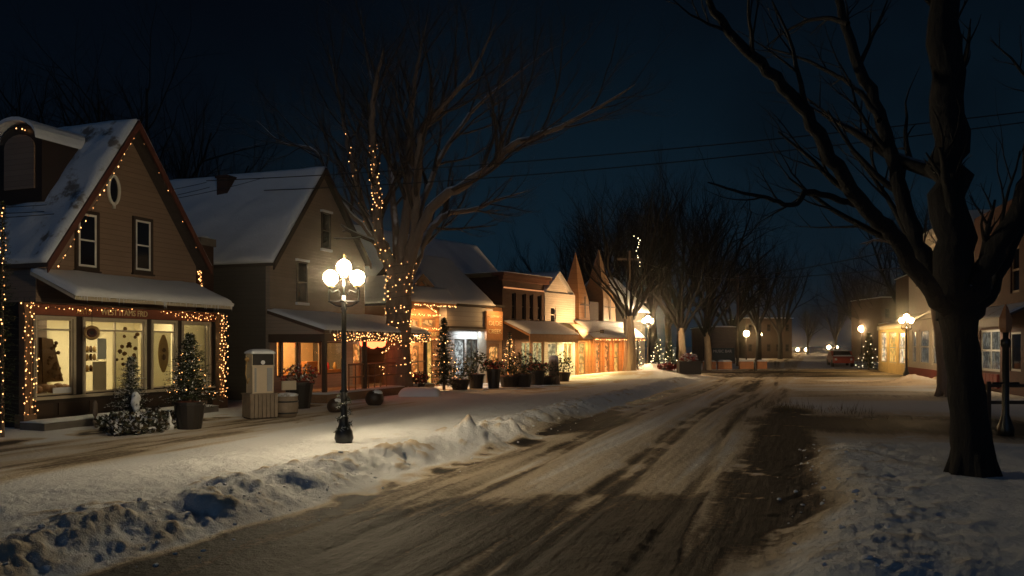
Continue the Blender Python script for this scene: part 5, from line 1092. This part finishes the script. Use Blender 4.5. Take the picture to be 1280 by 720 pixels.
# distant bare trees
protos = []
def far_tree(seed, H, kids=(7, 6, 5), spr=.7, up=.18):
    rg = random.Random(seed); o = empty('bare_tree', (0, 0, 0), 'x', 'tree', 'bare trees behind the street'); t = MB(); t.tube([(0, 0, -.2), (.1, 0, H*.15), (0, .1, H*.3)], [.42, .33, .28], 8, False); t.build('trunk', 'bark_far', o, True); c = MB()
    for k in range(7):
        an = k*.9+rg.random(); grow(c, Vector((0, 0, H*(.2+.1*rg.random()))), Vector((math.cos(an)*.55*(k > 0), math.sin(an)*.55*(k > 0), 1)), H*rg.uniform(.5, .72), .2, 0, rg, up, spr, kids, 3, 5)
    c.build('crown', 'bark_far', o); return o
rg = random.Random(77)
spots = [(745, 78, 1.0, 'bare tree towering behind the twin spires'), (775, 66, .95, 'bare tree just right of the spires'), (815, 70, 1.12, 'tallest bare tree behind the second lamp'), (850, 76, 1.1, 'broad bare tree above the red flowers'), (885, 82, 1.15, 'dense bare tree above the stone shop'), (915, 90, 1.0, 'bare tree right of the stone shop'),
         (948, 100, 1.0, 'bare tree rising before the brown hall'), (975, 112, .9, 'bare tree over the right end of the brown hall'), (1010, 170, .8, 'small far tree in the dark gap'), (1045, 150, .8, 'far tree above the red car'), (1075, 105, .85, 'bare tree left of the corner shop'), (1100, 95, .9, 'bare tree above the corner shop'),
         (700, 84, .85, 'bare tree behind the white shop'), (650, 88, .7, 'low bare tree behind the long hall'), (600, 80, .6, 'bare tree behind the grey shop roof'), (250, 44, .85, 'bare tree behind the cafe roof'), (150, 42, 1.0, 'bare tree behind the brown shop ridge'), (60, 40, .95, 'bare tree behind the dormer'), (20, 46, 1.1, 'furthest left bare tree behind the brown shop'), (1140, 80, 1.0, 'bare tree behind the white storefront'), (1240, 62, 1.0, 'bare tree behind the red brick building'), (835, 95, 1.2, 'high bare tree far behind the lit shrubs')]
protos = [far_tree(1, 15), far_tree(2, 16, (8, 6, 5), .95, .05), far_tree(3, 14, (9, 6, 4), 1.1, .1)]
for i, (px, d, s, lb) in enumerate(spots):
    q_ = GP(px, d)
    if i < 3: o = protos[i]; o.location = q_; o.scale = (s,)*3; o['label'] = lb
    else: copy_tree(protos[i % 3], q_, lb, rg.random()*6, s)
# narrow wrapped post at the left edge
p = at(3, 16.6); conifer((p.x, p.y, p.z), 5.0, .38, 'narrow dark cypress at the far left edge wrapped in lights', 'needles', 420, seed=55)
for k in range(3): lights(['light string down the left side of the narrow cypress', 'light string down the middle of the narrow cypress', 'light string down the right side of the narrow cypress'][k], [(p.x-.12+.17*k, p.y-.42, p.z+.2), (p.x-.10+.15*k, p.y-.30, p.z+2.5), (p.x-.05+.08*k, p.y-.1, p.z+4.9)], 34, 'bulb', .014, .05, 'lights on the left cypress')

# ------------------------------------------------------------------ light strings on the houses
def fw(F, pts): return [F.W(*p) for p in pts]
for k in range(3):
    xx = s0-.16+k*.13; lights(['left', 'middle', 'right'][k]+' string of amber lights down the left porch post of the brown shop', fw(F1, [(xx, sf-.36, .3), (xx+.02, sf-.37, 1.5), (xx, sf-.36, zf1+.1)]), 24, 'bulb', .014, .06, 'lights on the brown shop')
for k in range(4):
    xx = s1-.08+k*.09; lights(['first', 'second', 'third', 'fourth'][k]+' string of amber lights from the left down the right porch post', fw(F1, [(xx, sf-.36, .35), (xx+.01, sf-.37, 1.5), (xx, sf-.36, zf1)]), 26, 'bulb', .015, .05, 'lights on the brown shop')
lights('amber lights along the fascia over the brown shop windows', fw(F1, [(s0, sf-.16, zf1-.06), (s0+1, sf-.16, zf1-.10), ((s0+s1)/2, sf-.16, zf1-.03)]), 26, 'bulb', .013, .04, 'lights on the brown shop')
for k in range(3): lights(['upper', 'middle', 'lower'][k]+' row of clustered lights on the right half of the shop fascia', fw(F1, [((s0+s1)/2+.9+.5*k, sf-.16, zf1-.05-.08*k), (s1+.1, sf-.16, zf1-.05-.08*k)]), 18, 'bulb', .012, .04, 'lights on the brown shop')
y_ = -.52; Lp = (L01[0]+.25, y_, L01[2]-.02); Ap = (A01[0]-.05, y_, A01[2]-.28)
lights('amber lights under the left rake of the brown gable', fw(F1, [Lp, Ap]), 22, 'bulb', .017, .02, 'lights on the brown shop')
lights('faint amber lights under the right rake of the brown gable', fw(F1, [(A01[0]+.05, y_, A01[2]-.3), (R01[0]-.3, y_, R01[2]+.1)]), 5, 'bulb', .010, .02, 'lights on the brown shop')
lights('two or three lights inside the dormer arch', fw(F1, [(sd-.1, cy_-.3, zc+.28), (sd-.1, cy_+.1, zc+.36)]), 3, 'bulb', .016, .02)
lights('amber lights draped down the brick chimney beside the brown shop', [Fc*1+Vector((x, -.42, 0)) if False else Vector((Fc.x+x, Fc.y-.42, z)) for x, z in ((-.25, 5.1), (.05, 4.7), (.15, 4.3), (.2, 3.8))], 40, 'bulb', .02, .05)
for k in range(3): lights(['top', 'middle', 'lowest'][k]+' row of icicle lights along the cafe porch beam', fw(F2, [(spf+.4, pw-.05, zpB-.10-.1*k), (sp1, pw-.05, zpB-.10-.1*k)]), 60, 'bulb', .02, .05, 'icicle lights on the cafe porch')
zz = gA[1]
lights('row of lights under the eave of the orange timber shop', fw(FA, [(0, -1.0, zq-.05), (FA.L+.1, -1.0, zq-.05)]), 30, 'bulb', .024, .03, 'lights on the timber shop')
lights('lights slanting across the front of the orange timber shop', fw(FA, [(FA.S(513), -.7, FA.Z(513, 378)), (FA.S(540), -.3, FA.Z(540, 391))]), 26, 'bulb', .024, .02, 'lights on the timber shop')
lights('row of lights above the upper windows of the timber shop', fw(FA, [(.1, -.15, FA.Z(530, 394)), (FA.L, -.15, FA.Z(530, 394))]), 40, 'bulb', .024, .03, 'lights on the timber shop')
for k in range(2): lights(['upper', 'lower'][k]+' edge lights round the timber shop sign board', fw(FA, [(.1, -.14, FA.Z(530, 411+13*k)), (FA.L, -.14, FA.Z(530, 411+13*k))]), 40, 'bulb', .022, .03, 'lights on the timber shop')
area('ceiling_lamp', (FA.L*.5, -.7, zq-.1), FA.L*.7, .4, 30, (1, .48, .15), parent=HA)
lights('lights along the eave edge of the spired shop', fw(FS, [(sE0, -1.38, zi-.03), (sE1, -1.38, zi-.03)]), 60, 'bulb', .03, .02)
lights('faint lights caught in the far bare trees', [P(793, 296, 62), P(800, 300, 62), P(796, 320, 62), P(801, 335, 62)], 12, 'bulb_white', .035, .12, cable=False)

# ------------------------------------------------------------------ poles and wires
def pole(px, d, H, label):
    q_ = GP(px, d); o = empty('utility_pole', q_, label, 'utility pole'); MB().tube([(0, 0, 0), (0, 0, H)], [.15, .09], 8).build('post', 'wood_dark', o); MB().box(-.9, .9, -.05, .05, H-.7, H-.55).build('crossarm', 'wood_dark', o); return Vector((q_.x, q_.y, H-.5))
U1 = pole(787, 60, 9.0, 'thin utility pole behind the second lamp'); U2 = pole(922, 74, 8.6, 'utility pole right of the stone shop'); U3 = pole(1420, 22, 9.2, 'utility pole standing beyond the brick building')
def wire(a, b, sag, label, r=.012):
    a, b = Vector(a), Vector(b); pts = [a.lerp(b, t)-Vector((0, 0, sag*4*t*(1-t))) for t in np.linspace(0, 1, 20)]; p0 = pts[0]; o = MB().tube([p-p0 for p in pts], r, 4).build('wire', 'cable', None); o.location = p0; tag(o, label, 'wire', 'overhead wires')
wire(P(258, 226, 29), U3, .3, 'upper of the two long wires crossing the sky from the cafe chimney', .016); wire(P(330, 238, 30), U3-Vector((0, 0, .25)), .35, 'lower of the two long wires crossing the sky', .016)
wire(P(-80, 262, 17), P(258, 228, 29), .2, 'top wire passing the oval window', .009); wire(P(-80, 268, 17), P(262, 234, 29), .25, 'middle wire passing the oval window', .009); wire(P(-80, 276, 17), P(330, 222, 30), .3, 'lowest wire passing the oval window', .009)
wire(U2, P(1420, 245, 34), .3, 'highest wire over the far right street', .03); wire(U2-Vector((0, 0, .1)), P(1420, 300, 34), .3, 'middle wire over the far right street', .03); wire(U1, U2, .5, 'wire between the two distant utility poles', .02)

# ------------------------------------------------------------------ air, sky, roof fill light, camera
w = bpy.data.worlds.new('World'); sc.world = w; w.use_nodes = True; nt = w.node_tree; bg = nt.nodes['Background']
tc = N(nt, 'ShaderNodeTexCoord'); sx = N(nt, 'ShaderNodeSeparateXYZ'); nt.links.new(tc.outputs['Generated'], sx.inputs[0])
cl = noise(nt, 2.2, 5, tc.outputs['Generated'], .55)
elev = ramp(nt, sx.outputs[2], .55, .02)
base = mixc(nt, elev, (.0012, .0020, .0045), (.0052, .0172, .0300))
c = mixc(nt, mathn(nt, 'MULTIPLY', ramp(nt, cl, .40, .68), .55), base, (.0012, .0018, .0035))
# left sky darkened: vignette shade put into its colour
c = mixc(nt, mathn(nt, 'MULTIPLY', ramp(nt, sx.outputs[0], -.02, -.45), .75), c, (.0010, .0018, .0042))
nt.links.new(c, bg.inputs[0]); bg.inputs[1].default_value = 1.0
l = bpy.data.lights.new('roof_fill', 'SUN'); l.energy = .14; l.angle = math.radians(50); l.color = (.32, .58, 1); o = bpy.data.objects.new('roof_fill', l); C.objects.link(o)  # broad soft sun added to wash the roofs in blue sky light
dv = Vector((.25, 1, -.36)).normalized(); o.rotation_euler = dv.to_track_quat('-Z', 'Y').to_euler()
BLOOM_HAZE = .0006  # thin volume added to imitate lens bloom round the lamps
if BLOOM_HAZE:
    a = MB(); a.box(-150, 150, -40, 260, -1.3, 40); m, nt, b = _new('bloom_haze'); nt.nodes.remove(b); v = N(nt, 'ShaderNodeVolumePrincipled'); v.inputs['Density'].default_value = BLOOM_HAZE; v.inputs['Color'].default_value = (1, .93, .8, 1); v.inputs['Anisotropy'].default_value = .98
    nt.links.new(v.outputs[0], nt.nodes['Material Output'].inputs['Volume']); M['bloom_haze'] = m; o = a.build('bloom_haze', 'bloom_haze'); o['kind'] = 'stuff'
cam = bpy.data.cameras.new('camera'); cam.lens = 28.125; cam.sensor_width = 36; cam.shift_y = 72/1280; cam.clip_end = 3000; cam.clip_start = .05
co = bpy.data.objects.new('camera', cam); C.objects.link(co); co.location = (0, 0, EYE); co.rotation_euler = (math.pi/2, 0, 0); sc.camera = co
sc.view_settings.view_transform = 'Standard'; sc.view_settings.look = 'None'; sc.view_settings.exposure = -.25; sc.view_settings.gamma = 1
sc.render.engine = 'CYCLES'; cy = sc.cycles; cy.use_denoising = True; cy.use_light_tree = True; cy.max_bounces = 5; cy.diffuse_bounces = 3; cy.glossy_bounces = 2; cy.transparent_max_bounces = 8; cy.volume_bounces = 0; cy.sample_clamp_indirect = 3; cy.caustics_reflective = False; cy.caustics_refractive = False
cy.volume_step_rate = 4
